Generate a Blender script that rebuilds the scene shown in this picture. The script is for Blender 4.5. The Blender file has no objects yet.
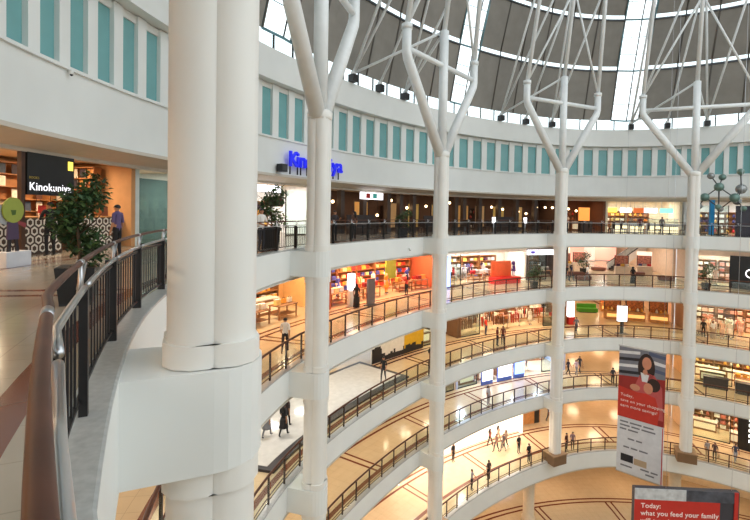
import bpy, bmesh, math, random
from math import sin, cos, pi, radians as rad, degrees as deg, atan2, hypot, sqrt
from mathutils import Vector, Matrix
random.seed(11)
scene = bpy.context.scene
COL = scene.collection
EYE = 28.0
# ------------------------------------------------------------------ plan of the atrium
CX, CY, R0 = 23.7964, 13.5774, 27.8808
KN = [-0.4394, 0.4205, 0.1856, -0.3514, -1.175, -1.1934, -0.7327, 0.0863, 1.5678, 1.195, -1.1829, -3.539]
def rr(ph):                      # radius of the slab edge at angle ph (degrees)
    n = len(KN); t = max(0.0, min((ph + 25) / 150 * (n - 1), n - 1.0001)); i = int(t); u = t - i
    k = [KN[0]] + KN + [KN[-1], KN[-1]]
    a, b, c, d = k[i:i + 4]
    r = ((1-u)**3*a + (3*u**3-6*u*u+4)*b + (-3*u**3+3*u*u+3*u+1)*c + u**3*d) / 6
    if ph < -24.3: r -= 0.075 * (min(-ph, 36) - 24.3)
    return R0 + r
def P(ph, off, z=0.0):
    r = rr(ph) + off; a = rad(ph)
    return Vector((CX - r*cos(a), CY + r*sin(a), z))
def yaw(ph):                      # local +x along the ring, local +y away from the void
    d = P(ph+0.4, 5) - P(ph-0.4, 5); return atan2(d.y, d.x)
def L3(ph, off, x, y, z):         # a point beside P(ph, off), x along the ring and y outward
    q, a = P(ph, off), yaw(ph); return Vector((q.x + cos(a)*x - sin(a)*y, q.y + sin(a)*x + cos(a)*y, z))
def phi_of(x, y): return deg(atan2(y - CY, CX - x))
LV = {4: 26.41, 3: 21.41, 2: 16.54, 1: 11.76, 0: 6.17}
BT = {4: 25.18, 3: 20.16, 2: 15.32, 1: 10.60, 0: 4.65}
EDGE = {4: 0.0, 3: 0.0, 2: 0.0, 1: 0.0, 0: -0.9}
A0, A1 = -58, 132
ZF, ZS, ZW, ZP, ZC = 30.21, 32.34, 35.35, 37.08, 38.2
FLOORNAME = {4: 'the top gallery', 3: 'the second gallery from the top', 2: 'the middle gallery', 1: 'the gallery above the lowest one', 0: 'the lowest gallery'}
# ------------------------------------------------------------------ materials
def lin(c): return tuple(((v/255+0.055)/1.055)**2.4 if v/255 > 0.04045 else v/255/12.92 for v in c)
MC = {}
def M(name, rgb, rough=0.6, metal=0.0, emit=0.0, noise=0.06, scale=3.0, spec=0.5):
    key = name
    if key in MC: return MC[key]
    m = bpy.data.materials.new(name); m.use_nodes = True; nt = m.node_tree; b = nt.nodes['Principled BSDF']
    c = lin(rgb)
    b.inputs['Roughness'].default_value = rough; b.inputs['Metallic'].default_value = metal
    b.inputs['Specular IOR Level'].default_value = spec
    if noise > 0:
        tc = nt.nodes.new('ShaderNodeTexCoord'); nz = nt.nodes.new('ShaderNodeTexNoise'); nz.inputs['Scale'].default_value = scale
        rp = nt.nodes.new('ShaderNodeValToRGB')
        rp.color_ramp.elements[0].position = 0.3; rp.color_ramp.elements[1].position = 0.7
        rp.color_ramp.elements[0].color = (*[v*(1-noise) for v in c], 1); rp.color_ramp.elements[1].color = (*[min(1, v*(1+noise)) for v in c], 1)
        nt.links.new(tc.outputs['Object'], nz.inputs['Vector']); nt.links.new(nz.outputs['Fac'], rp.inputs['Fac']); nt.links.new(rp.outputs['Color'], b.inputs['Base Color'])
    else: b.inputs['Base Color'].default_value = (*c, 1)
    if emit > 0:
        b.inputs['Emission Color'].default_value = (*c, 1); b.inputs['Emission Strength'].default_value = emit
    MC[key] = m; return m
def glass(name, tint, refl=0.06):
    if name in MC: return MC[name]
    m = bpy.data.materials.new(name); m.use_nodes = True; nt = m.node_tree; nt.nodes.clear()
    o = nt.nodes.new('ShaderNodeOutputMaterial'); t = nt.nodes.new('ShaderNodeBsdfTransparent'); g = nt.nodes.new('ShaderNodeBsdfGlossy'); mx = nt.nodes.new('ShaderNodeMixShader')
    t.inputs['Color'].default_value = (*tint, 1); g.inputs['Roughness'].default_value = 0.05; g.inputs['Color'].default_value = (0.9, 0.95, 0.95, 1)
    mx.inputs[0].default_value = refl; nt.links.new(t.outputs[0], mx.inputs[1]); nt.links.new(g.outputs[0], mx.inputs[2]); nt.links.new(mx.outputs[0], o.inputs[0])
    MC[name] = m; return m
WHITE = M('white_paint', (232, 233, 230), 0.55, noise=0.03, scale=0.6)
FASCIA = M('fascia_paint', (230, 233, 231), 0.5, noise=0.03, scale=0.5)
COLM = M('column_paint', (232, 231, 226), 0.5, noise=0.03, scale=0.8)
SOFFIT = M('soffit_paint', (205, 198, 186), 0.7, noise=0.03)
STEEL = M('brushed_steel', (190, 192, 195), 0.28, 1.0, noise=0.05)
DARKST = M('dark_steel', (38, 37, 38), 0.45, 0.4, noise=0.1)
POSTM = M('bronze_post', (58, 44, 38), 0.45, 0.3, noise=0.1)
WOODRAIL = M('handrail_wood', (84, 50, 36), 0.45, noise=0.22, scale=6, spec=0.25)
WALNUT = M('walnut_wood', (70, 45, 32), 0.4, noise=0.2, scale=4)
OAK = M('warm_oak_wood', (196, 138, 80), 0.45, noise=0.15, scale=4)
GRANITE = M('grey_granite', (168, 170, 168), 0.3, noise=0.12, scale=14)
TEAL = M('teal_window_panel', (116, 170, 172), 0.25, noise=0.05, scale=1.2)
ROOFM = M('roof_panel_metal', (140, 136, 129), 0.6, noise=0.08, scale=1.0)
TRUSS = M('white_tube_steel', (232, 236, 237), 0.4, noise=0.03)
GLASS = glass('clear_rail_glass', (0.93, 0.97, 0.95))
SKYGLASS = glass('skylight_glass', (0.93, 0.97, 0.98))
SHOPGLASS = glass('shop_glass', (0.86, 0.94, 0.93))
TEALGLASS = glass('teal_shop_glass', (0.42, 0.54, 0.54))
BLACK = M('black_panel', (24, 25, 28), 0.35, noise=0.05)
DARKGREY = M('dark_grey', (60, 60, 62), 0.5)
LAMPW = M('lamp_warm', (255, 214, 160), 0.5, emit=9, noise=0)
LAMPC = M('lamp_white', (255, 250, 240), 0.5, emit=6, noise=0)
SIGNW = M('sign_white_lit', (250, 248, 255), 0.5, emit=2.5, noise=0)
SIGNY = M('sign_yellow_lit', (255, 226, 90), 0.5, emit=1.6, noise=0)
SIGNB = M('sign_blue_lit', (20, 30, 225), 0.4, emit=0.55, noise=0)
SIGNBL = M('panel_blue_lit', (150, 180, 255), 0.5, emit=2.0, noise=0)
SIGNR = M('sign_red', (196, 44, 36), 0.5, noise=0.05)
CASE = M('lit_display_case', (255, 240, 190), 0.5, emit=1.4, noise=0)
def marble(name, base, base2, stripe, s1, s2, rough=0.16, tile=0.6):
    m = bpy.data.materials.new(name); m.use_nodes = True; nt = m.node_tree; N = nt.nodes.new; L = nt.links.new
    b = nt.nodes['Principled BSDF']; b.inputs['Roughness'].default_value = rough
    uv = N('ShaderNodeUVMap'); uv.uv_map = 'plan'; sp = N('ShaderNodeSeparateXYZ'); L(uv.outputs[0], sp.inputs[0])
    def mth(op, a, bb=None, c=None):
        n = N('ShaderNodeMath'); n.operation = op
        for i, v in enumerate((a, bb, c)):
            if v is None: continue
            if isinstance(v, (int, float)): n.inputs[i].default_value = v
            else: L(v, n.inputs[i])
        return n.outputs[0]
    U, V = sp.outputs[0], sp.outputs[1]          # U: metres along the ring, V: metres from the slab edge
    nz = N('ShaderNodeTexNoise'); nz.inputs['Scale'].default_value = 1.6; nz.inputs['Detail'].default_value = 5; L(uv.outputs[0], nz.inputs['Vector'])
    mix = N('ShaderNodeMix'); mix.data_type = 'RGBA'; mix.inputs[6].default_value = (*lin(base), 1); mix.inputs[7].default_value = (*lin(base2), 1); L(nz.outputs['Fac'], mix.inputs[0])
    def band(c, w): return mth('COMPARE', V, c, w)
    def rband(period, c, w): return mth('COMPARE', mth('MODULO', mth('ADD', U, 1000.0), period), c, w)
    s = mth('MAXIMUM', band(0.72, 0.14), mth('MAXIMUM', band(s1, 0.1), band(s2, 0.1)))
    ins = mth('MULTIPLY', mth('GREATER_THAN', V, 0.72), mth('LESS_THAN', V, s1))
    s = mth('MAXIMUM', s, mth('MULTIPLY', ins, mth('MAXIMUM', rband(7.4, 3.0, 0.09), rband(7.4, 3.55, 0.09))))
    far = mth('MULTIPLY', mth('GREATER_THAN', V, 13.2), mth('MAXIMUM', rband(6.0, 1.0, 0.15), mth('COMPARE', mth('MODULO', V, 6.0), 1.0, 0.12)))
    s = mth('MAXIMUM', s, far)
    g = mth('MAXIMUM', mth('COMPARE', mth('MODULO', mth('ADD', U, 1000.0), tile), 0.0, 0.012), mth('COMPARE', mth('MODULO', V, tile), 0.0, 0.012))
    m2 = N('ShaderNodeMix'); m2.data_type = 'RGBA'; L(mth('MULTIPLY', g, 0.35), m2.inputs[0]); L(mix.outputs[2], m2.inputs[6]); m2.inputs[7].default_value = (*lin((120, 105, 90)), 1)
    m3 = N('ShaderNodeMix'); m3.data_type = 'RGBA'; L(s, m3.inputs[0]); L(m2.outputs[2], m3.inputs[6]); m3.inputs[7].default_value = (*lin(stripe), 1)
    L(m3.outputs[2], b.inputs['Base Color']); return m
MARBLE = marble('beige_marble_floor', (212, 190, 156), (196, 172, 138), (112, 58, 38), 3.9, 4.4)
MARBLE4 = marble('pale_marble_floor', (178, 166, 148), (160, 146, 128), (112, 58, 38), 5.15, 5.75)
# ------------------------------------------------------------------ mesh helpers
class B:
    """collects shapes into one mesh; each face carries a material slot"""
    def __init__(s): s.v = []; s.f = []; s.mi = []; s.mats = []; s.smooth = []
    def slot(s, m):
        if m not in s.mats: s.mats.append(m)
        return s.mats.index(m)
    def add(s, vs, fs, m, smooth=False):
        o = len(s.v); s.v += [Vector(v) for v in vs]; k = s.slot(m)
        for f in fs: s.f.append(tuple(o + i for i in f)); s.mi.append(k); s.smooth.append(smooth)
        return s
    def box(s, c, d, m, rz=0.0, rx=0.0, ry=0.0):
        x, y, z = d[0]/2, d[1]/2, d[2]/2
        vs = [Vector((a*x, b*y, e*z)) for a in (-1, 1) for b in (-1, 1) for e in (-1, 1)]
        R = Matrix.Rotation(rz, 3, 'Z') @ Matrix.Rotation(ry, 3, 'Y') @ Matrix.Rotation(rx, 3, 'X')
        vs = [R @ v + Vector(c) for v in vs]
        return s.add(vs, [(0, 1, 3, 2), (4, 6, 7, 5), (0, 4, 5, 1), (2, 3, 7, 6), (0, 2, 6, 4), (1, 5, 7, 3)], m)
    def tube(s, pts, r, m, seg=8, close=False, cap=True):
        pts = [Vector(p) for p in pts]; n = len(pts); rs = r if isinstance(r, (list, tuple)) else [r]*n
        vs = []; prev = None
        for i, p in enumerate(pts):
            if close: d = (pts[(i+1) % n] - pts[i-1])
            else: d = pts[min(i+1, n-1)] - pts[max(i-1, 0)]
            d = d.normalized() if d.length > 1e-9 else Vector((0, 0, 1))
            if prev is None:
                a = Vector((0, 0, 1)) if abs(d.z) < 0.9 else Vector((1, 0, 0)); u = d.cross(a).normalized()
            else: u = (prev - d * prev.dot(d)).normalized()
            w = d.cross(u); prev = u
            vs += [p + (u*cos(2*pi*k/seg) + w*sin(2*pi*k/seg)) * rs[i] for k in range(seg)]
        fs = []
        for i in range(n if close else n-1):
            j = (i+1) % n
            for k in range(seg): fs.append((i*seg+k, i*seg+(k+1) % seg, j*seg+(k+1) % seg, j*seg+k))
        if cap and not close: fs += [tuple(range(seg))[::-1], tuple((n-1)*seg+k for k in range(seg))]
        return s.add(vs, fs, m, True)
    def lathe(s, prof, m, seg=16, c=(0, 0, 0)):
        vs = [Vector((r*cos(2*pi*k/seg), r*sin(2*pi*k/seg), z)) + Vector(c) for r, z in prof for k in range(seg)]
        fs = [(i*seg+k, i*seg+(k+1) % seg, (i+1)*seg+(k+1) % seg, (i+1)*seg+k) for i in range(len(prof)-1) for k in range(seg)]
        fs += [tuple(range(seg))[::-1], tuple((len(prof)-1)*seg+k for k in range(seg))]
        return s.add(vs, fs, m, True)
    def ball(s, c, r, m, seg=12, rings=8, sc=(1, 1, 1)):
        vs = [Vector((r*sc[0]*sin(pi*i/rings)*cos(2*pi*k/seg), r*sc[1]*sin(pi*i/rings)*sin(2*pi*k/seg), r*sc[2]*cos(pi*i/rings))) + Vector(c) for i in range(1, rings) for k in range(seg)]
        fs = [(i*seg+k, (i+1)*seg+k, (i+1)*seg+(k+1) % seg, i*seg+(k+1) % seg) for i in range(rings-2) for k in range(seg)]
        vs += [Vector(c) + Vector((0, 0, r*sc[2])), Vector(c) - Vector((0, 0, r*sc[2]))]; t = len(vs)-2
        fs += [(t, k, (k+1) % seg) for k in range(seg)] + [(t+1, (rings-2)*seg+(k+1) % seg, (rings-2)*seg+k) for k in range(seg)]
        return s.add(vs, fs, m, True)
    def prism(s, out, z0, z1, m, smooth=False):      # outline in xy, extruded along z
        n = len(out); vs = [Vector((x, y, z0)) for x, y in out] + [Vector((x, y, z1)) for x, y in out]
        fs = [(i, (i+1) % n, n+(i+1) % n, n+i) for i in range(n)]
        s.add(vs, fs, m, smooth); return s.add(vs, [tuple(range(n))[::-1], tuple(range(n, 2*n))], m)
    def slabxz(s, out, y0, y1, m):                   # outline in xz, thickness along y
        n = len(out); vs = [Vector((x, y0, z)) for x, z in out] + [Vector((x, y1, z)) for x, z in out]
        return s.add(vs, [(i, (i+1) % n, n+(i+1) % n, n+i) for i in range(n)] + [tuple(range(n))[::-1], tuple(range(n, 2*n))], m)
    def sweep(s, prof, a0, a1, m, step=1.0, close=True, caps=True):   # profile of (offset, z) swept round the ring
        n = max(1, int(math.ceil(abs(a1-a0)/step))); k = len(prof); vs = []
        for i in range(n+1):
            ph = a0 + (a1-a0)*i/n
            vs += [P(ph, o, z) for o, z in prof]
        kk = k if close else k-1
        fs = [(i*k+j, i*k+(j+1) % k, (i+1)*k+(j+1) % k, (i+1)*k+j) for i in range(n) for j in range(kk)]
        if close and caps: fs += [tuple(range(k))[::-1], tuple(n*k+j for j in range(k))]
        return s.add(vs, fs, m)
    def mesh(s, name):
        me = bpy.data.meshes.new(name); me.from_pydata([tuple(v) for v in s.v], [], s.f)
        for m in s.mats: me.materials.append(m)
        me.polygons.foreach_set('material_index', s.mi); me.polygons.foreach_set('use_smooth', s.smooth)
        bm = bmesh.new(); bm.from_mesh(me); bmesh.ops.recalc_face_normals(bm, faces=bm.faces); bm.to_mesh(me); bm.free()
        me.update(); return me
    def obj(s, name, parent=None): return link(name, s.mesh(name), parent)
def link(name, me, parent=None, loc=None, rz=None):
    o = bpy.data.objects.new(name, me); COL.objects.link(o)
    if parent is not None: o.parent = parent
    if loc is not None: o.location = loc
    if rz is not None: o.rotation_euler = (0, 0, rz)
    return o
def tag(o, label, cat, group=None, kind=None):
    o['label'] = label; o['category'] = cat
    if group: o['group'] = group
    if kind: o['kind'] = kind
    return o
def struct(o): o['kind'] = 'structure'; return o
def thing(name, label, cat, loc=(0, 0, 0), rz=0.0, group=None):
    return tag(link(name, None, None, loc, rz), label, cat, group)
def ringthing(name, label, cat, ph, off, z, group=None, turn=0.0): return thing(name, label, cat, P(ph, off, z), yaw(ph)+turn, group)
def text(name, s, size, m, parent, loc, rot=(pi/2, 0, 0), ext=0.02, align='LEFT', bold=0.0):
    cu = bpy.data.curves.new(name, 'FONT'); cu.body = s; cu.space_character = 1.06; cu.size = size; cu.extrude = ext; cu.align_x = align; cu.offset = bold
    t = bpy.data.objects.new(name, cu); COL.objects.link(t); bpy.context.view_layer.update()
    me = bpy.data.meshes.new_from_object(t.evaluated_get(bpy.context.evaluated_depsgraph_get())); me.name = name
    bpy.data.objects.remove(t); bpy.data.curves.remove(cu); me.materials.clear(); me.materials.append(m)
    o = link(name, me, parent, loc); o.rotation_euler = rot
    return o
class Kit:
    """a thing built once and then copied with its parts"""
    def __init__(s): s.parts = []
    def part(s, name, b, up=None, label=None): s.parts.append((name, b.mesh(name) if isinstance(b, B) else b, up, label)); return len(s.parts)-1
    def place(s, name, label, cat, loc, rz, group=None, swap=None):
        root = thing(name, label, cat, loc, rz, group); made = []
        for n, me, up, lb in s.parts:
            o = link(n, me, root if up is None else made[up]); made.append(o)
            if lb: o['label'] = lb
            if swap:
                for i, sl in enumerate(o.material_slots):
                    nm = sl.material.name if sl.material else ''
                    if nm in swap: sl.link = 'OBJECT'; sl.material = swap[nm]
        return root
NTH = ['first', 'second', 'third', 'fourth', 'fifth', 'sixth', 'seventh', 'eighth', 'ninth', 'tenth', 'eleventh', 'twelfth', 'thirteenth', 'fourteenth', 'fifteenth', 'sixteenth', 'seventeenth', 'eighteenth', 'nineteenth', 'twentieth']
# ------------------------------------------------------------------ camera
cam = bpy.data.cameras.new('camera'); co = bpy.data.objects.new('camera', cam); COL.objects.link(co)
cam.sensor_fit = 'HORIZONTAL'; cam.sensor_width = 36; cam.lens = 453.1348/750*36; cam.shift_y = -(260-222.9287)/750; cam.clip_start = 0.05; cam.clip_end = 500
pit, rol = -0.0219, 0.0171
def cv(u, v, f=0.0):
    u, v = u*cos(rol)-v*sin(rol), u*sin(rol)+v*cos(rol)
    return Vector((u, f*cos(pit)-v*sin(pit), f*sin(pit)+v*cos(pit)))
Xa, Ya, Fa = cv(1, 0), cv(0, 1), Vector((0, cos(pit), sin(pit)))
co.matrix_world = Matrix(((Xa.x, Ya.x, -Fa.x, 0), (Xa.y, Ya.y, -Fa.y, 0), (Xa.z, Ya.z, -Fa.z, EYE), (0, 0, 0, 1)))
scene.camera = co

# ------------------------------------------------------------------ setting: galleries
def uvsheet(name, ph0, ph1, o0, o1, z, m, flip=False, step=1.0, o_steps=1):
    n = max(1, int(math.ceil((ph1-ph0)/step))); vs = []; uvs = []
    offs = [o0 + (o1-o0)*j/o_steps for j in range(o_steps+1)]
    for i in range(n+1):
        ph = ph0 + (ph1-ph0)*i/n
        for o in offs: vs.append(tuple(P(ph, o, z))); uvs.append((rad(ph)*30, o))
    k = len(offs)
    fs = [((i+1)*k+j, (i+1)*k+j+1, i*k+j+1, i*k+j) for i in range(n) for j in range(k-1)]
    me = bpy.data.meshes.new(name); me.from_pydata(vs, [], fs); lay = me.uv_layers.new(name='plan')
    for l in me.loops: lay.data[l.index].uv = uvs[l.vertex_index]
    me.materials.append(m); me.update(); return link(name, me)
W0, W1 = 84.5, 104.0          # the corridor wing
for lv in (4, 3, 2, 1, 0):
    z, zb, e = LV[lv], BT[lv], EDGE[lv]
    struct(uvsheet('floor', A0, A1, e+0.25, 13.0, z, MARBLE4 if lv == 4 else MARBLE))
    struct(uvsheet('floor', W0, W1, 13.0, 36.0, z, MARBLE))
    b = B(); b.sweep([(e, z+0.01), (e+0.02, z+0.02), (e+0.30, z+0.02), (e+0.30, z-0.02), (e, z-0.02)], A0, A1, GRANITE); struct(b.obj('trim_curb'))
    b = B(); b.sweep([(e, z-0.0201), (e, zb+0.08), (e+0.08, zb), (13.0, zb), (13.0, zb+0.1), (e+0.7, zb+0.12), (e+0.7, z-0.0202)], A0, A1, FASCIA); struct(b.obj('trim_edge_beam'))
    b = B(); b.sweep([(13.0, zb), (36.0, zb), (36.0, zb+0.1), (13.0, zb+0.1)], W0, W1, FASCIA, 2); struct(b.obj('ceiling'))
    b = B(); b.sweep([(e+0.02, zb-0.0), (e+0.02, zb-0.05), (e+0.12, zb-0.05), (e+0.12, zb-0.0)], A0, A1, SOFFIT); struct(b.obj('trim_drip'))
# concourse at the foot of the atrium
me = bpy.data.meshes.new('floor'); vs = []; uvs = []; fs = []
rads = [0.0, 4, 8, 12, 16, 20, 24, 26, 28, 30, 34, 40, 48]; seg = 120
for r in rads:
    for k in range(seg):
        a = 2*pi*k/seg; vs.append((CX - r*cos(a), CY + r*sin(a), 0.0)); uvs.append((a*30, r-26.5))
for i in range(len(rads)-1):
    for k in range(seg): fs.append((i*seg+k, (i+1)*seg+k, (i+1)*seg+(k+1) % seg, i*seg+(k+1) % seg))
me.from_pydata(vs, [], fs); lay = me.uv_layers.new(name='plan')
for l in me.loops: lay.data[l.index].uv = uvs[l.vertex_index]
me.materials.append(MARBLE); me.update(); struct(link('floor', me))
b = B(); b.sweep([(8.0, 0), (8.0, 4.65), (8.3, 4.65), (8.3, 0)], A0, A1, M('concourse_wall', (226, 205, 170))); struct(b.obj('wall_concourse'))

b = B(); b.sweep([(6.8, 0), (6.8, ZP), (7.1, ZP), (7.1, 0)], A1, 360+A0, FASCIA, 3); struct(b.obj('wall_back_light_block'))  # unseen plain wall, added to cut the sky light from the open rear
# upper wall above the top gallery
b = B(); b.sweep([(5.3, ZF), (5.3, ZS-0.1), (5.2, ZS-0.1), (5.2, ZS), (5.75, ZS), (5.75, ZF+0.1)], A0, A1, FASCIA); struct(b.obj('wall_band'))
b = B(); b.sweep([(5.3, ZF-0.002), (5.22, ZF-0.01), (5.22, ZF-0.14), (6.5, 29.82), (6.5, 29.7), (6.8, 29.7), (6.8, ZF-0.002)], A0, A1, SOFFIT); struct(b.obj('trim_soffit'))
b = B(); b.sweep([(4.75, ZW), (4.75, ZP), (5.75, ZP), (5.75, ZW+0.03), (4.9, ZW)], A0, A1, FASCIA); struct(b.obj('wall_parapet'))
b = B(); b.sweep([(5.62, ZS), (5.62, ZW+0.03), (5.74, ZW+0.03), (5.74, ZS)], A0, A1, WHITE); struct(b.obj('wall_recess'))
# teal windows between white piers; the pitch follows the bays
pit_tab = [(-60, 2.03), (-3, 2.03), (7, 2.23), (22, 2.5), (45, 2.9), (65, 3.15), (80, 2.8), (90, 2.5), (98, 2.2), (109, 1.75), (140, 1.75)]
def lerp(tab, x):
    for (a, u), (c, v) in zip(tab, tab[1:]):
        if x <= c: return u + (v-u)*(x-a)/(c-a)
    return tab[-1][1]
ph = -3.11; starts = []
while ph < 128: starts.append(ph); ph += lerp(pit_tab, ph)
ph = -3.11
while ph > -40: ph -= 2.03; starts.insert(0, ph)
wn = 0
for ph in starts:
    p_ = lerp(pit_tab, ph); w = p_*0.63; wn += 1
    b = B(); b.sweep([(5.45, ZS+0.02), (5.45, ZW-0.3), (5.60, ZW-0.3), (5.60, ZS+0.02)], ph, ph+w, TEAL, 3); o = struct(b.obj('window_%d' % wn))
    f = B(); f.sweep([(5.40, ZS+0.005), (5.40, ZS+0.05), (5.60, ZS+0.05), (5.60, ZS+0.005)], ph-0.02, ph+w+0.02, WHITE, 3); f.obj('window_sill', o)
    b = B(); b.sweep([(5.28, ZS+0.005), (5.28, ZW-0.02), (5.61, ZW-0.02), (5.61, ZS+0.005)], ph+w, ph+p_, FASCIA, 3); struct(b.obj('trim_pier'))
b = B(); b.sweep([(5.38, ZW-0.3), (5.38, ZW-0.01), (5.61, ZW-0.01), (5.61, ZW-0.3)], A0, A1, WHITE); struct(b.obj('trim_window_head'))
# clerestory strip and stepped roof
wn = 0
for i in range(A0, A1, 3):
    wn += 1
    b = B(); b.sweep([(5.25, ZP), (5.25, ZC), (5.29, ZC), (5.29, ZP)], i+0.06, i+2.94, SKYGLASS, 1.5); struct(b.obj('window_clerestory_%d' % wn))
    b = B(); b.sweep([(5.2, ZP), (5.2, ZC), (5.3, ZC), (5.3, ZP)], i-0.06, i+0.06, DARKST, 1); struct(b.obj('trim_mullion'))
RING = [(5.3, ZC), (4.1, 43.0), (2.7, 47.6), (1.0, 52.2), (-1.2, 56.2), (-4.2, 59.8), (-8.0, 63.0), (-13.0, 65.5)]
SKY = [-14.0, 23.6, 60.4, 93.7, 127.0]
SKW = 1.3
def skygaps(off):              # angular half width of a radial skylight at an offset
    return deg(SKW/(R0+off))
segs = list(zip([A0]+SKY, SKY+[A1]))
for k in range(len(RING)-1):
    (o0, z0), (o1, z1) = RING[k], RING[k+1]
    z0b = z0 + (0.42 if k else 0.0)
    for (s0, s1) in segs:
        g0, g1 = skygaps(o0), skygaps(o1)
        lo0, lo1 = (s0+g0 if s0 != A0 else s0), (s0+g1 if s0 != A0 else s0)
        hi0, hi1 = (s1-g0 if s1 != A1 else s1), (s1-g1 if s1 != A1 else s1)
        n = max(2, int((hi0-lo0)/1.0)); b = B(); vs = []
        for i in range(n+1):
            t = i/n; pa, pb = lo0+(hi0-lo0)*t, lo1+(hi1-lo1)*t
            vs += [P(pa, o0, z0b), P(pb, o1, z1), P(pb, o1+0.12, z1+0.12), P(pa, o0+0.12, z0b+0.12)]
        b.add(vs, [(i*4+j, i*4+(j+1) % 4, i*4+4+(j+1) % 4, i*4+4+j) for i in range(n) for j in range(4)], ROOFM); struct(b.obj('ceiling_roof_panel'))
        # standing seams on the panel
        b = B(); m_ = max(2, int((hi0-lo0)/4.2))
        for i in range(m_+1):
            t = i/m_; pa, pb = lo0+(hi0-lo0)*t, lo1+(hi1-lo1)*t
            b.tube([P(pa, o0-0.03, z0b), P(pb, o1-0.03, z1)], 0.07, M('roof_seam', (96, 92, 86), 0.6), 5)
        struct(b.obj('trim_seam'))
        if k:
            b = B(); b.sweep([(o0, z0), (o0, z0b), (o0+0.04, z0b), (o0+0.04, z0)], lo0, hi0, SKYGLASS); struct(b.obj('window_strip'))
            b = B()
            for i in range(m_+1):
                pa = lo0+(hi0-lo0)*i/m_; b.tube([P(pa, o0-0.02, z0-0.05), P(pa, o0-0.02, z0b+0.05)], 0.06, DARKST, 5)
            b.sweep([(o0-0.1, z0-0.12), (o0-0.1, z0-0.0), (o0+0.08, z0-0.0), (o0+0.08, z0-0.12)], lo0, hi0, M('roof_gutter', (70, 76, 84), 0.5)); struct(b.obj('trim_gutter'))
    for si, s in enumerate(SKY):                      # folded glass rib of the skylight
        g0, g1 = skygaps(o0), skygaps(o1)
        A_, Bm, C_ = P(s-g0, o0, z0), P(s, o0-0.45, z0-0.2), P(s+g0, o0, z0)
        D_, Em, F_ = P(s-g1, o1, z1), P(s, o1-0.45, z1-0.2), P(s+g1, o1, z1)
        b = B(); b.add([A_, Bm, Em, D_], [(0, 1, 2, 3)], SKYGLASS); b.add([Bm, C_, F_, Em], [(0, 1, 2, 3)], SKYGLASS); struct(b.obj('window_skylight'))
        b = B(); fr = M('skylight_frame', (110, 150, 160), 0.4, 0.3)
        b.tube([Bm, Em], 0.05, DARKST, 6); b.tube([A_, D_], 0.07, fr, 6); b.tube([C_, F_], 0.07, fr, 6); b.tube([A_, Bm, C_], 0.08, fr, 6)
        for q in (1/3, 2/3):
            b.tube([A_.lerp(D_, q), Bm.lerp(Em, q), C_.lerp(F_, q)], 0.03, fr, 5)
        struct(b.obj('trim_skylight_frame'))

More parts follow.
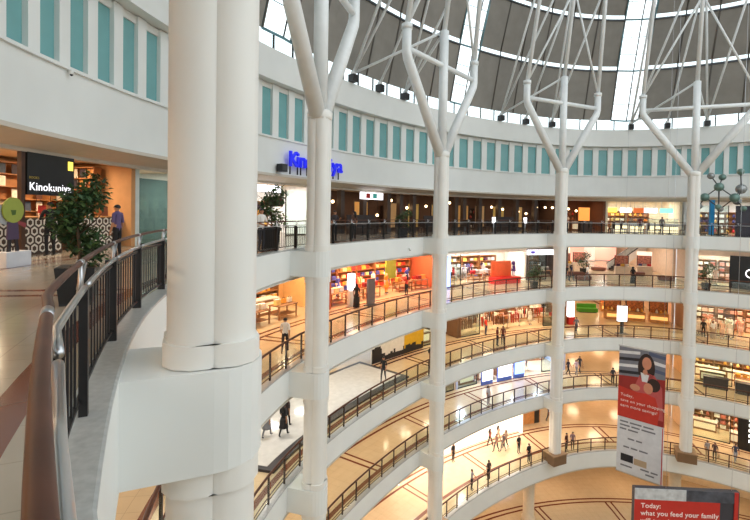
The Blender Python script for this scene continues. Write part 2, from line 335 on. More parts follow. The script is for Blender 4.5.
# ------------------------------------------------------------------ columns
def quatrefoil(r, d, n=7):
    out = []
    for q in range(4):
        a = pi/4 + q*pi/2; c = (d*cos(a), d*sin(a))
        for i in range(n):
            t = a - pi*0.62 + 2*pi*0.62*i/(n-1)*1.0
            t = a + (-0.5 + i/(n-1))*pi*1.02
            out.append((c[0]+r*cos(t), c[1]+r*sin(t)))
    return out
COLS = [(None, 'white clustered column nearest the camera, standing on its bracket at left'), (11.46, 'second white column from the left, behind the nearest one'),
        (41.15, 'white column with forking steel branches left of the dark restaurant'), (74.3, 'white column with forking branches between the restaurant and the cafe'),
        (99.9, 'rightmost white column, beside the ball sculpture')]
TOPZ = 32.1
def column(ph, label, pos=None):
    z0 = LV[0]+0.75
    if pos is None: pos = P(ph, -1.0)
    ph = phi_of(pos.x, pos.y)
    root = thing('atrium_column', label, 'column', (pos.x, pos.y, z0), yaw(ph), 'white columns round the void')
    inner = hypot(pos.x-CX, pos.y-CY) - rr(ph)          # offset of the axis from the slab edge
    b = B(); b.prism(quatrefoil(0.33, 0.185), 0, TOPZ-z0, COLM, True); b.obj('shaft', root)
    for lv in (4, 3, 2, 1):
        b = B(); zt, zb = LV[lv]-z0, BT[lv]-z0
        b.prism(quatrefoil(0.355, 0.205), zt-0.02, zt+0.22, COLM, True); b.obj('collar', root)
        b = B(); b.prism(quatrefoil(0.355, 0.205), zb-0.1, zb+0.158, COLM, True); b.obj('collar', root)
        out = [(0.55*cos(t), 0.55*sin(t)) for t in [pi + pi*i/12 for i in range(13)]] + [(0.55, -inner+0.3), (-0.55, -inner+0.3)]
        b = B(); b.prism(out, zb+0.16, zt-0.03, FASCIA); b.obj('bracket', root)
    # steel tree: four branches, centre mast, struts
    zt = TOPZ-z0
    b = B(); b.lathe([(0.50, zt-0.3), (0.52, zt-0.2), (0.52, zt), (0.42, zt+0.1)], COLM, 20); b.obj('branch_socket', root)
    b = B(); b.tube([(0, 0, zt), (0, 0, 40.2-z0)], 0.30, TRUSS, 12); b.tube([(0, 0, 40.2-z0), (0, -2.2, 58.2-z0)], 0.17, TRUSS, 10); b.obj('mast', root)
    K = {}
    for sx in (-1, 1):
        b = B(); kx = 4.2*sx; zk = 37.7-z0
        b.tube([(0.25*sx, 0, zt-0.1), (kx*0.97, 0, zk-0.35), (kx, 0, zk), (kx, 0, zk+1.5)], [0.34, 0.30, 0.28, 0.28], TRUSS, 12)
        b.tube([(kx, 0, zk+1.5), (kx*0.72, -2.2, 58.2-z0)], 0.17, TRUSS, 10); b.obj('branch', root); K[sx] = (kx, 0, zk+1.5)
        b = B(); b.lathe([(0.33, 0), (0.33, 0.3)], TRUSS, 12, (kx, 0, zk+1.3)); b.obj('branch_joint', root)
    b = B(); b.tube([(-4.2, 0.0, 37.9-z0), (4.2, 0.0, 37.9-z0)], 0.17, TRUSS, 10); b.obj('tie_beam', root)
    mast = Vector((0, 0, 40.2-z0)); inv = Matrix.Rotation(-yaw(ph), 3, 'Z')
    def loc(v): return inv @ (v - Vector((pos.x, pos.y, 0))) - Vector((0, 0, z0))
    for dph in (-5.6, 5.6):
        n = loc(P(ph+dph, 4.6, ZP+0.62))
        sg = 1 if n.x > 0 else -1; bt = Vector((4.2*sg, 0, 39.2-z0)).lerp(Vector((4.2*.72*sg, -2.2, 58.2-z0)), .5)
        for t in (mast, bt, mast.lerp(Vector((0, -2.2, 58.2-z0)), .62)):
            b = B(); b.tube([n, t], 0.10, TRUSS, 8); b.obj('strut', root)
        b = B(); b.box((n.x, n.y, n.z-0.35), (0.5, 0.5, 0.5), DARKST); b.ball((n.x, n.y, n.z), 0.2, TRUSS, 8, 6); b.obj('strut_foot', root, ) 
    n = loc(P(ph, 4.6, ZP+0.62)); b = B(); b.tube([n, mast.lerp(Vector((0, -2.2, 58.2-z0)), .45)], 0.10, TRUSS, 8); b.obj('strut', root)
    b = B(); b.box((n.x, n.y, n.z-0.35), (0.5, 0.5, 0.5), DARKST); b.ball((n.x, n.y, n.z), 0.2, TRUSS, 8, 6); b.obj('strut_foot', root)
    for k_ in (Vector(K[-1]), Vector(K[1])):
        b = B(); b.tube([k_, mast.lerp(Vector((0, -2.2, 58.2-z0)), .4)], 0.09, TRUSS, 8); b.obj('strut', root)
    # stone planter block at the foot
    b = B(); b.box((0, 0, -0.42), (1.5, 1.3, 0.84), M('planter_stone', (120, 92, 66), 0.5)); b.box((0, 0, 0.03), (1.6, 1.4, 0.08), M('planter_cap', (150, 120, 90), 0.4)); b.obj('plinth', root)
    return root
for ph, lb in COLS:
    column(ph, lb, Vector((-1.80, 5.02, 0)) if ph is None else None)
for i, ph in enumerate((12, 41, 71.5, 100)):
    q = P(ph, 0.9, 0); b = B(); b.lathe([(0.62, 0), (0.62, 0.3), (0.5, 0.35), (0.5, 4.64)], M('concourse_column', (222, 205, 178), 0.5), 24)
    o = b.obj('concourse_column'); o.location = q; tag(o, 'round cream column under the lowest gallery, %s from the left' % NTH[i], 'column', 'cream columns of the concourse')

# ------------------------------------------------------------------ railings
RL = {3: 'long curved glass railing with wooden handrail on the second gallery from the top', 2: 'long curved glass railing with wooden handrail on the middle gallery',
      1: 'long curved glass railing with wooden handrail on the gallery above the lowest', 0: 'long curved glass railing with wooden handrail on the lowest gallery'}
def ring_tube(name, off, z, r, a0, a1, m, parent, seg=8, step=1.0):
    n = int((a1-a0)/step); b = B(); b.tube([P(a0+(a1-a0)*i/n, off, z) for i in range(n+1)], r, m, seg); return b.obj(name, parent)
for lv in (3, 2, 1, 0):
    z, e = LV[lv]+0.02, EDGE[lv]
    root = thing('gallery_railing', RL[lv], 'railing', (0, 0, 0), 0, 'railings of the lower galleries')
    ring_tube('handrail', e+0.22, z+1.12, 0.05, -24, 124, WOODRAIL, root)
    ring_tube('bottom_rail', e+0.2, z+0.3, 0.025, -24, 124, WOODRAIL, root, 6)
    ring_tube('kick_rail', e+0.2, z+0.14, 0.02, -24, 124, POSTM, root, 6)
    k = -24.0
    while k <= 124:
        t = B(); q = P(k, e+0.2, z); t.box((q.x, q.y, z+0.54), (0.08, 0.06, 1.08), POSTM, yaw(k)); t.obj('post', root)
        if k + 2.9 <= 124:
            g = B(); g.sweep([(e+0.15, z+0.2), (e+0.15, z+1.02), (e+0.165, z+1.02), (e+0.165, z+0.2)], k+0.2, k+2.7, GLASS, 1.3); g.obj('glass_panel', root)
        k += 2.9
# the near railing of the top gallery: wooden handrail, steel rail, dark pickets
z = LV[4]+0.02
root = thing('top_railing', 'railing with wooden handrail, steel tube and dark pickets sweeping away from the camera', 'railing', (0, 0, 0), 0)
ring_tube('handrail', 0.20, z+1.16, 0.021, -36, 124, WOODRAIL, root, 14, 0.5)
posts = []; k = -38.6+0.0
posts = [-37.0, -25.3, -21.4, -17.0, -13.1]; k = -9.5
while k < 124: posts.append(k); k += 3.65
pk = B(); npk = 0; near = []
for i, k in enumerate(posts):
    b = B(); q = P(k, 0.22 if k > -20 else 0.18, z); b.box((q.x, q.y, z+0.48), (0.06, 0.12 if k > -20 else 0.06, 0.96), DARKST, yaw(k)); b.obj('post', root)
    b = B(); b.tube([P(k, 0.21, z+0.86), P(k, 0.2, z+1.02), P(k+0.0, 0.2, z+1.15)], [0.025, 0.02, 0.015], STEEL, 6)
    b.tube([P(k, 0.21, z+0.96), P(k+0.42, 0.2, z+1.14)], 0.02, STEEL, 6); b.obj('bracket_arm', root)
    b = B(); b.tube([P(k-0.12, 0.20, z+1.16), P(k+0.0, 0.2, z+1.16), P(k+0.12, 0.20, z+1.16)], 0.0235, STEEL, 14); b.obj('rail_sleeve', root)
    if i+1 < len(posts):
        dk = posts[i+1]-k; b = B(); n = 8; b.tube([P(k+0.15+(dk-0.3)*j/n, 0.165, z+0.98) for j in range(n+1)], 0.0215, STEEL, 12); b.obj('steel_rail', root)
        b = B(); b.sweep([(0.2, z+0.1), (0.2, z+0.13), (0.23, z+0.13), (0.23, z+0.1)], k, k+dk, DARKST, 1.2); b.obj('picket_bottom_rail', root)
        b = B(); b.sweep([(0.2, z+0.88), (0.2, z+0.91), (0.23, z+0.91), (0.23, z+0.88)], k, k+dk, DARKST, 1.2); b.obj('picket_top_rail', root)
        for j in range(1, 11):
            a = k + dk*j/11; t = B(); q = P(a, 0.215, z); t.box((q.x, q.y, z+0.5), (0.016, 0.016, 0.78), DARKST, yaw(a))
            if -27 < a < 8 and len(near) < 100: near.append(t.obj('picket', root))
            else: pk.v_ = None; o_ = len(pk.v); pk.v += t.v; pk.f += [tuple(o_+x for x in f) for f in t.f]; pk.mi += t.mi; pk.smooth += t.smooth; pk.mats = pk.mats or t.mats
o = pk.obj('pickets', root); o['kind'] = 'stuff'; o['label'] = 'dark pickets of the far stretch'
# ------------------------------------------------------------------ people
def person_mesh(pose='stand', wide=1.0, seed=0):
    """one continuous figure grown from a skeleton; faces -y; 1.70 m"""
    J = {'pel': (0, 0, .93), 'spi': (0, 0, 1.08), 'che': (0, .0, 1.27), 'upc': (0, .01, 1.39), 'nec': (0, .0, 1.475), 'hea': (0, -.015, 1.565), 'cro': (0, -.005, 1.645)}
    def limb(sd):
        J['sh'+sd] = (.165*s, 0.01, 1.395); J['el'+sd] = (.215*s, .03, 1.12); J['wr'+sd] = (.225*s, -.04, .88); J['ha'+sd] = (.225*s, -.06, .80)
        J['hi'+sd] = (.088*s, 0, .88); J['kn'+sd] = (.095*s, -.015, .49); J['an'+sd] = (.095*s, .02, .085); J['to'+sd] = (.11*s, -.15, .035)
    for s, sd in ((-1, 'L'), (1, 'R')): limb(sd)
    if pose == 'walk':
        J['knL'] = (-.09, -.17, .52); J['anL'] = (-.09, -.24, .10); J['toL'] = (-.09, -.42, .06)
        J['knR'] = (.09, .06, .49); J['anR'] = (.09, .27, .15); J['toR'] = (.10, .13, .035)
        J['elL'] = (-.22, .13, 1.14); J['wrL'] = (-.22, .12, .90); J['haL'] = (-.22, .11, .82)
        J['elR'] = (.22, -.06, 1.13); J['wrR'] = (.21, -.2, .95); J['haR'] = (.20, -.27, .90)
    if pose in ('lean', 'phone', 'reach'):
        y = {'lean': -.30, 'phone': -.24, 'reach': -.42}[pose]; zz = {'lean': 1.06, 'phone': 1.28, 'reach': 1.30}[pose]
        for s, sd in ((-1, 'L'), (1, 'R')):
            if pose == 'phone' and s < 0: continue
            J['el'+sd] = (.23*s, -.08, 1.13); J['wr'+sd] = (.15*s, y, zz); J['ha'+sd] = (.13*s, y-.07, zz+.01)
    if pose == 'hips':
        for s, sd in ((-1, 'L'), (1, 'R')): J['el'+sd] = (.36*s, .1, 1.14); J['wr'+sd] = (.2*s, -.03, 1.0); J['ha'+sd] = (.14*s, -.05, .97)
    E_ = [('pel', 'spi'), ('spi', 'che'), ('che', 'upc'), ('upc', 'nec'), ('nec', 'hea'), ('hea', 'cro')]
    for sd in 'LR': E_ += [('upc', 'sh'+sd), ('sh'+sd, 'el'+sd), ('el'+sd, 'wr'+sd), ('wr'+sd, 'ha'+sd), ('pel', 'hi'+sd), ('hi'+sd, 'kn'+sd), ('kn'+sd, 'an'+sd), ('an'+sd, 'to'+sd)]
    RD = {'pel': (.15*wide, .115), 'spi': (.135*wide, .10), 'che': (.155*wide, .11), 'upc': (.12, .085), 'nec': (.05, .05), 'hea': (.08, .095), 'cro': (.062, .075)}
    RR = {'sh': .062, 'el': .043, 'wr': .030, 'ha': .036, 'hi': .088, 'kn': .06, 'an': .042, 'to': .034}
    names = list(J); me = bpy.data.meshes.new('body'); me.from_pydata([J[n] for n in names], [(names.index(a), names.index(c)) for a, c in E_], [])
    o = bpy.data.objects.new('body_source', me); COL.objects.link(o)
    md = o.modifiers.new('skin', 'SKIN'); md.use_smooth_shade = True; md.branch_smoothing = 0.3
    for i, n in enumerate(names):
        r = RD.get(n) or (RR[n[:2]],)*2; me.skin_vertices[0].data[i].radius = r
    me.skin_vertices[0].data[0].use_root = True
    sub = o.modifiers.new('sub', 'SUBSURF'); sub.levels = 1; sub.render_levels = 1
    dg = bpy.context.evaluated_depsgraph_get(); em = o.evaluated_get(dg).to_mesh()
    vs = [v.co.copy() for v in em.vertices]; fs = [tuple(p.vertices) for p in em.polygons]
    o.evaluated_get(dg).to_mesh_clear(); bpy.data.objects.remove(o); bpy.data.meshes.remove(me)
    SK, TP, BT_, SH = PM
    zone = {}
    for a, c in E_:
        if a in ('nec', 'hea') or c == 'cro': zn = SK
        elif a[:2] in ('wr',): zn = SK
        elif a[:2] == 'el': zn = SK
        elif a[:2] in ('hi', 'kn') or (a == 'pel' and c != 'spi'): zn = BT_
        elif a[:2] == 'an': zn = SH
        else: zn = TP
        zone[(a, c)] = zn
    b = B()
    for m in PM: b.slot(m)
    b.v = vs
    for f in fs:
        c = sum((vs[i] for i in f), Vector())/len(f); best = None
        for (a, d), zn in zone.items():
            p, q = Vector(J[a]), Vector(J[d]); t = max(0, min(1, (c-p).dot(q-p)/((q-p).length_squared+1e-9))); dd = (c-(p+(q-p)*t)).length
            if best is None or dd < best[0]: best = (dd, zn)
        zn = best[1]
        if zn is TP and c.z < .95: zn = BT_
        b.f.append(f); b.mi.append(b.slot(zn)); b.smooth.append(True)
    for s, sd in ((-1, 'L'), (1, 'R')):                       # five unequal, bent fingers on each hand
        w, h = Vector(J['wr'+sd]), Vector(J['ha'+sd]); d = (h-w).normalized(); side = Vector((0, 1, 0)) if abs(d.z) > .6 else Vector((s, 0, 0)); side = (side - d*side.dot(d)).normalized(); n = d.cross(side)
        bend = n if n.x*s < 0 else -n
        for k, ln in enumerate((.055, .07, .075, .068)):
            st = h + d*.015 + side*(.026-.0175*k); b.tube([st, st + d*ln*.5 + bend*.004, st + d*ln*.9 + bend*.02], [.010, .009, .007], SK, 5)
        st = w + d*.035 + side*.03; b.tube([st, st + d*.03 + side*.02, st + d*.055 + side*.024 + bend*.012], [.011, .0095, .008], SK, 5)
    b.add([(-.012, -.108, 1.562), (.012, -.108, 1.562), (0, -.13, 1.556), (0, -.104, 1.60)], [(0, 1, 2), (0, 2, 3), (1, 3, 2)], SK)   # nose
    for s in (-1, 1): b.ball((s*.083, 0, 1.575), .02, SK, 6, 4, (.5, 1, 1.5))                # ears
    return b
PM = [M('skin', (176, 124, 92), .6), M('cloth_top', (200, 200, 200), .8), M('cloth_bottom', (40, 40, 45), .8), M('shoe', (30, 28, 28), .5)]
HAIR = M('hair', (26, 20, 18), .5)
def hair(kind):
    b = B()
    if kind == 'scarf':
        b.ball((0, 0, 1.60), .112, PM[1], 12, 8, (.95, 1.05, 1.05)); b.lathe([(.10, 1.56), (.12, 1.46), (.19, 1.38), (.2, 1.33)], PM[1], 12)
        return b
    seg, rg = 12, 6; vs = []
    for i in range(rg+1):
        t = (.02+.50*i/rg)*pi
        for k in range(seg):
            a = 2*pi*k/seg; back = .5+.5*sin(a); tt = t*(0.72+.42*back); vs.append(Vector((.092*sin(tt)*cos(a), .105*sin(tt)*sin(a)+.0, 1.588+.092*cos(tt))))
    b.add(vs, [(i*seg+k, i*seg+(k+1) % seg, (i+1)*seg+(k+1) % seg, (i+1)*seg+k) for i in range(rg) for k in range(seg)] + [tuple(range(seg))], HAIR, True)
    if kind == 'long':
        b.tube([(0, .06, 1.62), (0, .088, 1.50), (0, .10, 1.38), (0, .095, 1.28)], [.07, .085, .08, .045], HAIR, 10)
    return b
def eye_b(s):
    b = B()
    b.ball((s*.032, -.098, 1.588), .0095, M('eye', (30, 22, 20), .3), 6, 4)
    return b
def mouth_b():
    b = B(); b.box((0, -.106, 1.518), (.04, .012, .009), M('lips', (140, 70, 62), .5)); return b
def skirt_b(long):
    b = B(); z1 = .08 if long else .48
    b.lathe([(.155, .98), (.19, .84), (.215, .6), (.24 if long else .23, z1)], PM[2], 14); return b
def bag_b():
    b = B(); b.box((.29, -.08, .60), (.10, .28, .32), M('bag', (190, 150, 110), .6)); b.tube([(.29, -.16, .76), (.26, -.12, .84), (.29, 0.0, .76)], .008, HAIR, 5); return b
PK = {}
def person(label, ph=None, off=None, lv=None, face=0.0, pose='stand', top=(200, 200, 200), bot=(40, 42, 50), hr='short', skirt=None, bag=False, scarf=None, tall=1.0, group=None, xy=None, z=None, wide=1.0):
    key = (pose, hr, skirt, bag, wide)
    if key not in PK:
        k = Kit(); mk = ('m', pose, wide)
        if mk not in PK: PK[mk] = person_mesh(pose, wide).mesh('body')
        k.part('body', PK[mk]); k.part('hair' if hr != 'scarf' else 'headscarf', hair(hr)); k.part('eye', eye_b(-1)); k.part('eye', eye_b(1)); k.part('mouth', mouth_b())
        if skirt: k.part('skirt', skirt_b(skirt == 'long'))
        if bag: k.part('shopping_bag', bag_b())
        PK[key] = k
    loc = P(ph, off, LV[lv]+0.005) if xy is None else Vector((xy[0], xy[1], z))
    sw = {'cloth_top': M('top_%02x%02x%02x' % top, top, .85), 'cloth_bottom': M('bottom_%02x%02x%02x' % bot, bot, .85)}
    rz = (yaw(ph) if ph is not None else 0) + rad(face)
    o = PK[key].place('person', label, 'person', loc, rz, group, sw); o.scale = (tall,)*3
    if scarf:
        for c in o.children:
            if c.name.startswith('headscarf'): c.material_slots[0].link = 'OBJECT'; c.material_slots[0].material = M('scarf_%02x%02x%02x' % scarf, scarf, .85)
    return o
# face: 0 looks into the void, 180 looks at the shops, 90/-90 along the walkway
BLK, WHT, NVY, GRY, BRN, RED, TAN = (26, 25, 28), (225, 222, 216), (40, 46, 78), (120, 120, 124), (92, 62, 48), (180, 44, 40), (186, 160, 128)
person('person in a purple top and dark trousers facing the patterned bookshop counter', 1.3, 3.9, 4, 175, 'stand', (92, 78, 116), BLK, 'short', tall=1.02)
person('person in black clothes partly behind the potted tree by the bookshop counter', 1.6, 6.2, 4, 150, 'reach', BLK, BLK, 'short', tall=1.05)
person('man in a white shirt and dark trousers leaning on the top railing beside a planter', 7.9, 0.62, 4, -20, 'lean', WHT, (44, 46, 56))
person('person in black at the top railing, first right of the second white column', 18.5, 0.75, 4, 10, 'lean', BLK, BLK)
person('person in dark clothes holding a lit phone at the top railing', 22.0, 0.8, 4, -15, 'phone', (52, 46, 50), BLK)
person('person in a brown jacket standing at the top railing before the dark restaurant', 27.5, 1.3, 4, 170, 'stand', BRN, BLK, 'long')
person('person in a dark red shirt standing at the lit cafe counter', 95.0, 3.0, 4, 180, 'stand', (110, 40, 46), BLK)
person('person in grey near the dark glass at the right end of the cafe', 99.0, 3.8, 4, 150, 'stand', GRY, BLK)
# second gallery from the top
person('man in a white shirt walking along the second gallery behind the nearest column', 14.6, 1.25, 3, 110, 'walk', WHT, (42, 40, 46))
person('person in a long black robe walking in front of the orange-lit clothes shop', 35.1, 3.8, 3, -60, 'walk', BLK, BLK, 'scarf', 'long', scarf=BLK)
person('person in a red top browsing in front of the orange-lit clothes shop', 47.0, 4.2, 3, 180, 'reach', (190, 60, 50), BLK, 'long')
person('person in a black jacket walking past the dark shop on the second gallery', 82.0, 3.0, 3, 90, 'walk', BLK, (50, 52, 64))
person('person in navy beside a friend in black on the second gallery', 83.3, 3.4, 3, 80, 'walk', NVY, (60, 62, 72), 'long')
person('person in a white top crossing the pale corridor of the second gallery', 86.2, 3.2, 3, -90, 'walk', WHT, GRY, 'long')
person('person in a long black robe and scarf alone at the middle of the pale corridor', 93.4, 2.2, 3, 0, 'stand', BLK, BLK, 'scarf', 'long', scarf=BLK, wide=1.1)
person('person in dark green near the big plant in the pale corridor', 89.2, 6.8, 3, 60, 'stand', (54, 70, 54), BLK)
# middle gallery
person('woman in a grey dress, leftmost of three walking on the white stage', 16.9, 2.9, 2, 95, 'walk', GRY, GRY, 'long', 'short')
person('woman in a black dress with bare arms, middle of three on the white stage', 17.6, 2.2, 2, 95, 'walk', BLK, BLK, 'long', 'short')
person('woman in black trousers, rightmost of three on the white stage', 19.2, 2.6, 2, 100, 'walk', (48, 34, 34), BLK, 'long')
person('person in black shorts standing alone on the shiny white stage floor', 35.8, 1.7, 2, -70, 'walk', BLK, (52, 50, 54))
person('person in a dark red top at the railing right of the white stage', 44.6, 0.7, 2, 40, 'lean', (104, 44, 40), BLK, 'long')
person('person in a grey jacket at the railing close to the third column', 46.3, 0.8, 2, -30, 'stand', (92, 88, 84), BRN)
person('person in dark red, left one of a pair at the middle railing', 63.4, 1.3, 2, 60, 'stand', (96, 40, 40), (44, 46, 60))
person('person in brown, right one of a pair at the middle railing', 64.8, 1.3, 2, -60, 'stand', (110, 60, 48), (40, 40, 56), 'long')
person('person in a bright red shirt at the front of the middle gallery clothes shop', 66.0, 4.4, 2, 20, 'stand', (226, 60, 40), (52, 60, 90))
person('person in grey walking on the middle gallery right of the fourth column', 82.4, 1.5, 2, 0, 'walk', (112, 110, 118), (70, 70, 82))
person('person in black standing by the green seat in the corridor', 87.2, 8.5, 2, 0, 'stand', BLK, BRN)
person('person in white standing among the pale dresses of the middle gallery', 106.4, 3.2, 2, 30, 'stand', WHT, TAN, 'long', 'long')
person('person in black standing among the pale dresses of the middle gallery', 105.2, 3.4, 2, 0, 'stand', BLK, BLK, 'long')
# gallery above the lowest
person('person in a pale shirt at the railing in front of the blue-white lit shop', 60.8, 1.0, 1, 0, 'stand', (206, 200, 206), (170, 160, 168), 'long')
person('person in black, leftmost of three in the peach corridor', 83.2, 3.4, 1, 30, 'walk', (48, 44, 52), BLK)
person('person in lilac, middle of three in the peach corridor', 84.6, 3.2, 1, 10, 'walk', (176, 160, 186), GRY, 'long')
person('person in a dark coat, rightmost of three in the peach corridor', 86.2, 4.2, 1, 0, 'walk', (50, 52, 66), (62, 62, 74), bag=True)
person('person in a black top at the railing just left of the hanging banner', 89.0, 0.75, 1, 180, 'stand', (62, 60, 66), BLK)
person('person in blue in the warm corridor right of the banner', 96.0, 0.9, 1, 30, 'stand', (70, 76, 100), BLK)
# lowest gallery
person('person in grey leaning at the lowest railing, leftmost by the railing', 54.2, -0.12, 0, 20, 'lean', (150, 148, 154), BLK)
person('person in a dark jacket with a bag at the lowest railing', 58.8, -0.1, 0, 170, 'stand', (70, 52, 50), BLK, bag=True)
person('person in black by the bright shop wall, beside the third column', 57.4, 3.5, 0, 0, 'stand', BLK, BLK)
person('person in red-brown walking close to the bright white shop wall', 66.3, 3.6, 0, 90, 'walk', (140, 80, 70), BLK, 'long')
person('person in beige walking close to the bright white shop wall', 68.4, 3.7, 0, 90, 'walk', (200, 170, 150), TAN, 'long')
person('person in brown, left one of three crossing the lowest gallery', 66.2, 2.6, 0, -90, 'walk', (120, 88, 76), (84, 74, 74))
person('person in grey trousers, middle one of three crossing the lowest gallery', 67.4, 2.3, 0, -90, 'walk', (96, 84, 84), (110, 104, 104))
person('person in tan, right one of three crossing the lowest gallery', 68.6, 2.7, 0, -90, 'walk', (150, 122, 104), BLK, 'long')
person('person in black standing behind the person at the railing, lowest gallery', 69.6, 1.4, 0, 0, 'stand', (40, 34, 36), BLK)
person('person all in black at the lowest railing left of the column plinth', 69.2, -0.2, 0, 0, 'stand', BLK, (38, 40, 52), tall=1.04)
person('person in dark red at the lowest railing just right of the fourth column', 78.7, -0.1, 0, 20, 'stand', (84, 44, 40), BLK)
person('person in a mauve top beside the person in dark red at the lowest railing', 80.1, -0.1, 0, -30, 'stand', (140, 112, 118), BLK, 'long')
person('person in dark blue, left one of a pair far behind the fourth column', 81.6, 5.4, 0, 90, 'walk', (70, 72, 90), (56, 58, 72), 'long')
person('person in black, right one of a pair far behind the fourth column', 82.9, 5.8, 0, 90, 'walk', BLK, BLK)
person('person in a dark coat at the lowest railing beside the banner edge', 92.5, 0.3, 0, 30, 'stand', (64, 58, 56), BLK)
person('person in pale clothes with a companion at the right part of the lowest railing', 104.0, 0.1, 0, 30, 'stand', (170, 160, 156), TAN)
person('person in a patterned dark top at the right part of the lowest railing', 105.0, 0.0, 0, -20, 'stand', (92, 70, 70), BLK, 'long', bag=True)
person('person in blue farthest right on the lowest gallery', 108.5, 0.9, 0, 10, 'walk', (66, 74, 96), (150, 160, 176))
# ------------------------------------------------------------------ shop fittings, each kind built once
GOODM = M('goods', (200, 120, 60), .7, noise=0.25, scale=9)
SHELFM = M('shelf_finish', (150, 104, 66), .5, noise=.1)
def shelf_kit(w=2.2, h=2.3, d=.42, n=4):
    k = Kit(); b = B(); b.box((0, d/2-.015, h/2), (w, .03, h), SHELFM); b.box((-w/2+.02, 0, h/2), (.04, d, h), SHELFM); b.box((w/2-.02, 0, h/2), (.04, d, h), SHELFM); b.box((0, 0, h-.02), (w, d, .05), SHELFM); b.box((0, 0, .06), (w, d, .12), SHELFM)
    k.part('carcass', b)
    for i in range(1, n): b = B(); b.box((0, -.01, h*i/n), (w-.08, d-.04, .03), SHELFM); k.part('shelf', b)
    return k
SHELF = shelf_kit(); TALL = shelf_kit(2.2, 3.3, .42, 7)
def goods_meshes():
    out = []
    b = B()
    for j in range(4): b.box((0, 0, 0.04+.08*j), (.46-.01*(j % 2), .32, .075), GOODM, .02*(-1)**j)
    out.append(b.mesh('folded_stack'))
    b = B(); b.box((0, 0, .16), (.40, .22, .32), GOODM); b.box((0, 0, .335), (.42, .24, .03), M('goods_lid', (226, 220, 208), .6)); out.append(b.mesh('gift_box'))
    b = B(); b.lathe([(.10, 0), (.13, .05), (.13, .22), (.06, .28), (.05, .36), (.06, .37)], GOODM, 12); out.append(b.mesh('jar'))
    b = B(); b.box((0, 0, .17), (.36, .14, .26), GOODM); b.tube([(-.1, 0, .3), (-.08, 0, .39), (.08, 0, .39), (.1, 0, .3)], .014, M('bag_strap', (60, 40, 30)), 5); out.append(b.mesh('handbag'))
    return out
GOODS = goods_meshes(); GN = ['clothes stack', 'boxed gift', 'rounded jar', 'small handbag']; GC = ['clothes', 'box', 'jar', 'bag']; GNM = ['folded_clothes', 'gift_box', 'jar', 'handbag']
b = B(); b.box((0, 0, .19), (.26, .035, .38), GOODM); b.box((.004, .0, .19), (.256, .026, .372), M('book_pages', (232, 226, 210), .8)); BOOK = b.mesh('book')
def rack_kit():
    k = Kit(); b = B()
    for x in (-.75, .75): b.tube([(x, -.2, .03), (x, .2, .03)], .02, STEEL, 6); b.tube([(x, 0, .03), (x, 0, 1.5)], .018, STEEL, 6)
    k.part('stand', b); b = B(); b.tube([(-.75, 0, 1.5), (.75, 0, 1.5)], .018, STEEL, 6); k.part('hanging_bar', b); return k
RACK = rack_kit()
def garment_mesh():
    b = B(); out = [(-.10, 0), (-.24, -.06), (-.36, -.42), (-.26, -.46), (-.20, -.24), (-.22, -.88), (.22, -.88), (.20, -.24), (.26, -.46), (.36, -.42), (.24, -.06), (.10, 0)]
    b.slabxz(out, -.035, .035, GOODM); b.tube([(0, 0, -.03), (0, 0, .06), (.03, 0, .09), (0, 0, .12)], .008, STEEL, 5); return b.mesh('garment')
GARM = garment_mesh()
def table_kit():
    k = Kit(); b = B(); b.box((0, 0, .82), (1.7, .9, .06), SHELFM); k.part('table_top', b)
    for x in (-.78, .78):
        for y in (-.38, .38): b = B(); b.box((x, y, .395), (.07, .07, .79), SHELFM); k.part('leg', b)
    b = B(); b.box((0, 0, .25), (1.5, .75, .04), SHELFM); k.part('lower_shelf', b); return k
TABLE = table_kit()
DUMMY = Kit(); b_ = person_mesh('stand'); DUMMY.part('body', b_); b = B(); b.lathe([(.16, 0), (.18, .02), (.17, .03)], STEEL, 14, (0, 0, -.03)); DUMMY.part('base', b); DUMMY.part('skirt', skirt_b(False))
def counter_kit():
    k = Kit(); b = B(); b.box((0, 0, .48), (2.0, .7, .96), SHELFM); k.part('body', b); b = B(); b.box((0, -.02, .99), (2.1, .8, .06), M('counter_top', (226, 218, 206), .3)); k.part('worktop', b)
    b = B(); b.box((0, -.355, .5), (1.8, .02, .6), M('counter_front', (250, 230, 190), .5, emit=.5, noise=0)); k.part('front_panel', b); return k
COUNTER = counter_kit()
PAL = {'orange': [(226, 90, 44), (240, 150, 60), (200, 52, 36), (250, 210, 150), (150, 40, 40), (60, 70, 150), (246, 238, 226)],
       'white': [(236, 232, 226), (200, 40, 50), (70, 40, 70), (60, 66, 120), (230, 180, 80), (180, 178, 176)],
       'brown': [(120, 70, 44), (220, 204, 180), (160, 100, 60), (180, 50, 40), (60, 50, 48), (236, 226, 208)],
       'blue': [(70, 80, 160), (180, 190, 230), (240, 240, 250), (120, 60, 80), (60, 62, 80)],
       'dark': [(60, 48, 44), (120, 110, 104), (150, 60, 60), (200, 190, 178), (40, 40, 44)],
       'gold': [(236, 170, 70), (250, 210, 130), (190, 110, 40), (240, 230, 210)],
       'books': [(120, 40, 36), (60, 52, 60), (214, 190, 150), (150, 90, 50), (230, 220, 200), (70, 80, 96), (180, 120, 60), (96, 60, 44)],
       'pink': [(240, 190, 170), (226, 150, 130), (245, 236, 226), (200, 110, 90)]}
def swapc(rgb, shelf=None, extra=None):
    d = {'goods': M('goods_%02x%02x%02x' % rgb, rgb, .7, noise=.15, scale=8)}
    return d
def paint(o, rgb):
    for sl in o.material_slots:
        if sl.material and sl.material.name == 'goods': m = M('goods_%02x%02x%02x' % rgb, rgb, .7, noise=.15, scale=8); sl.link = 'OBJECT'; sl.material = m
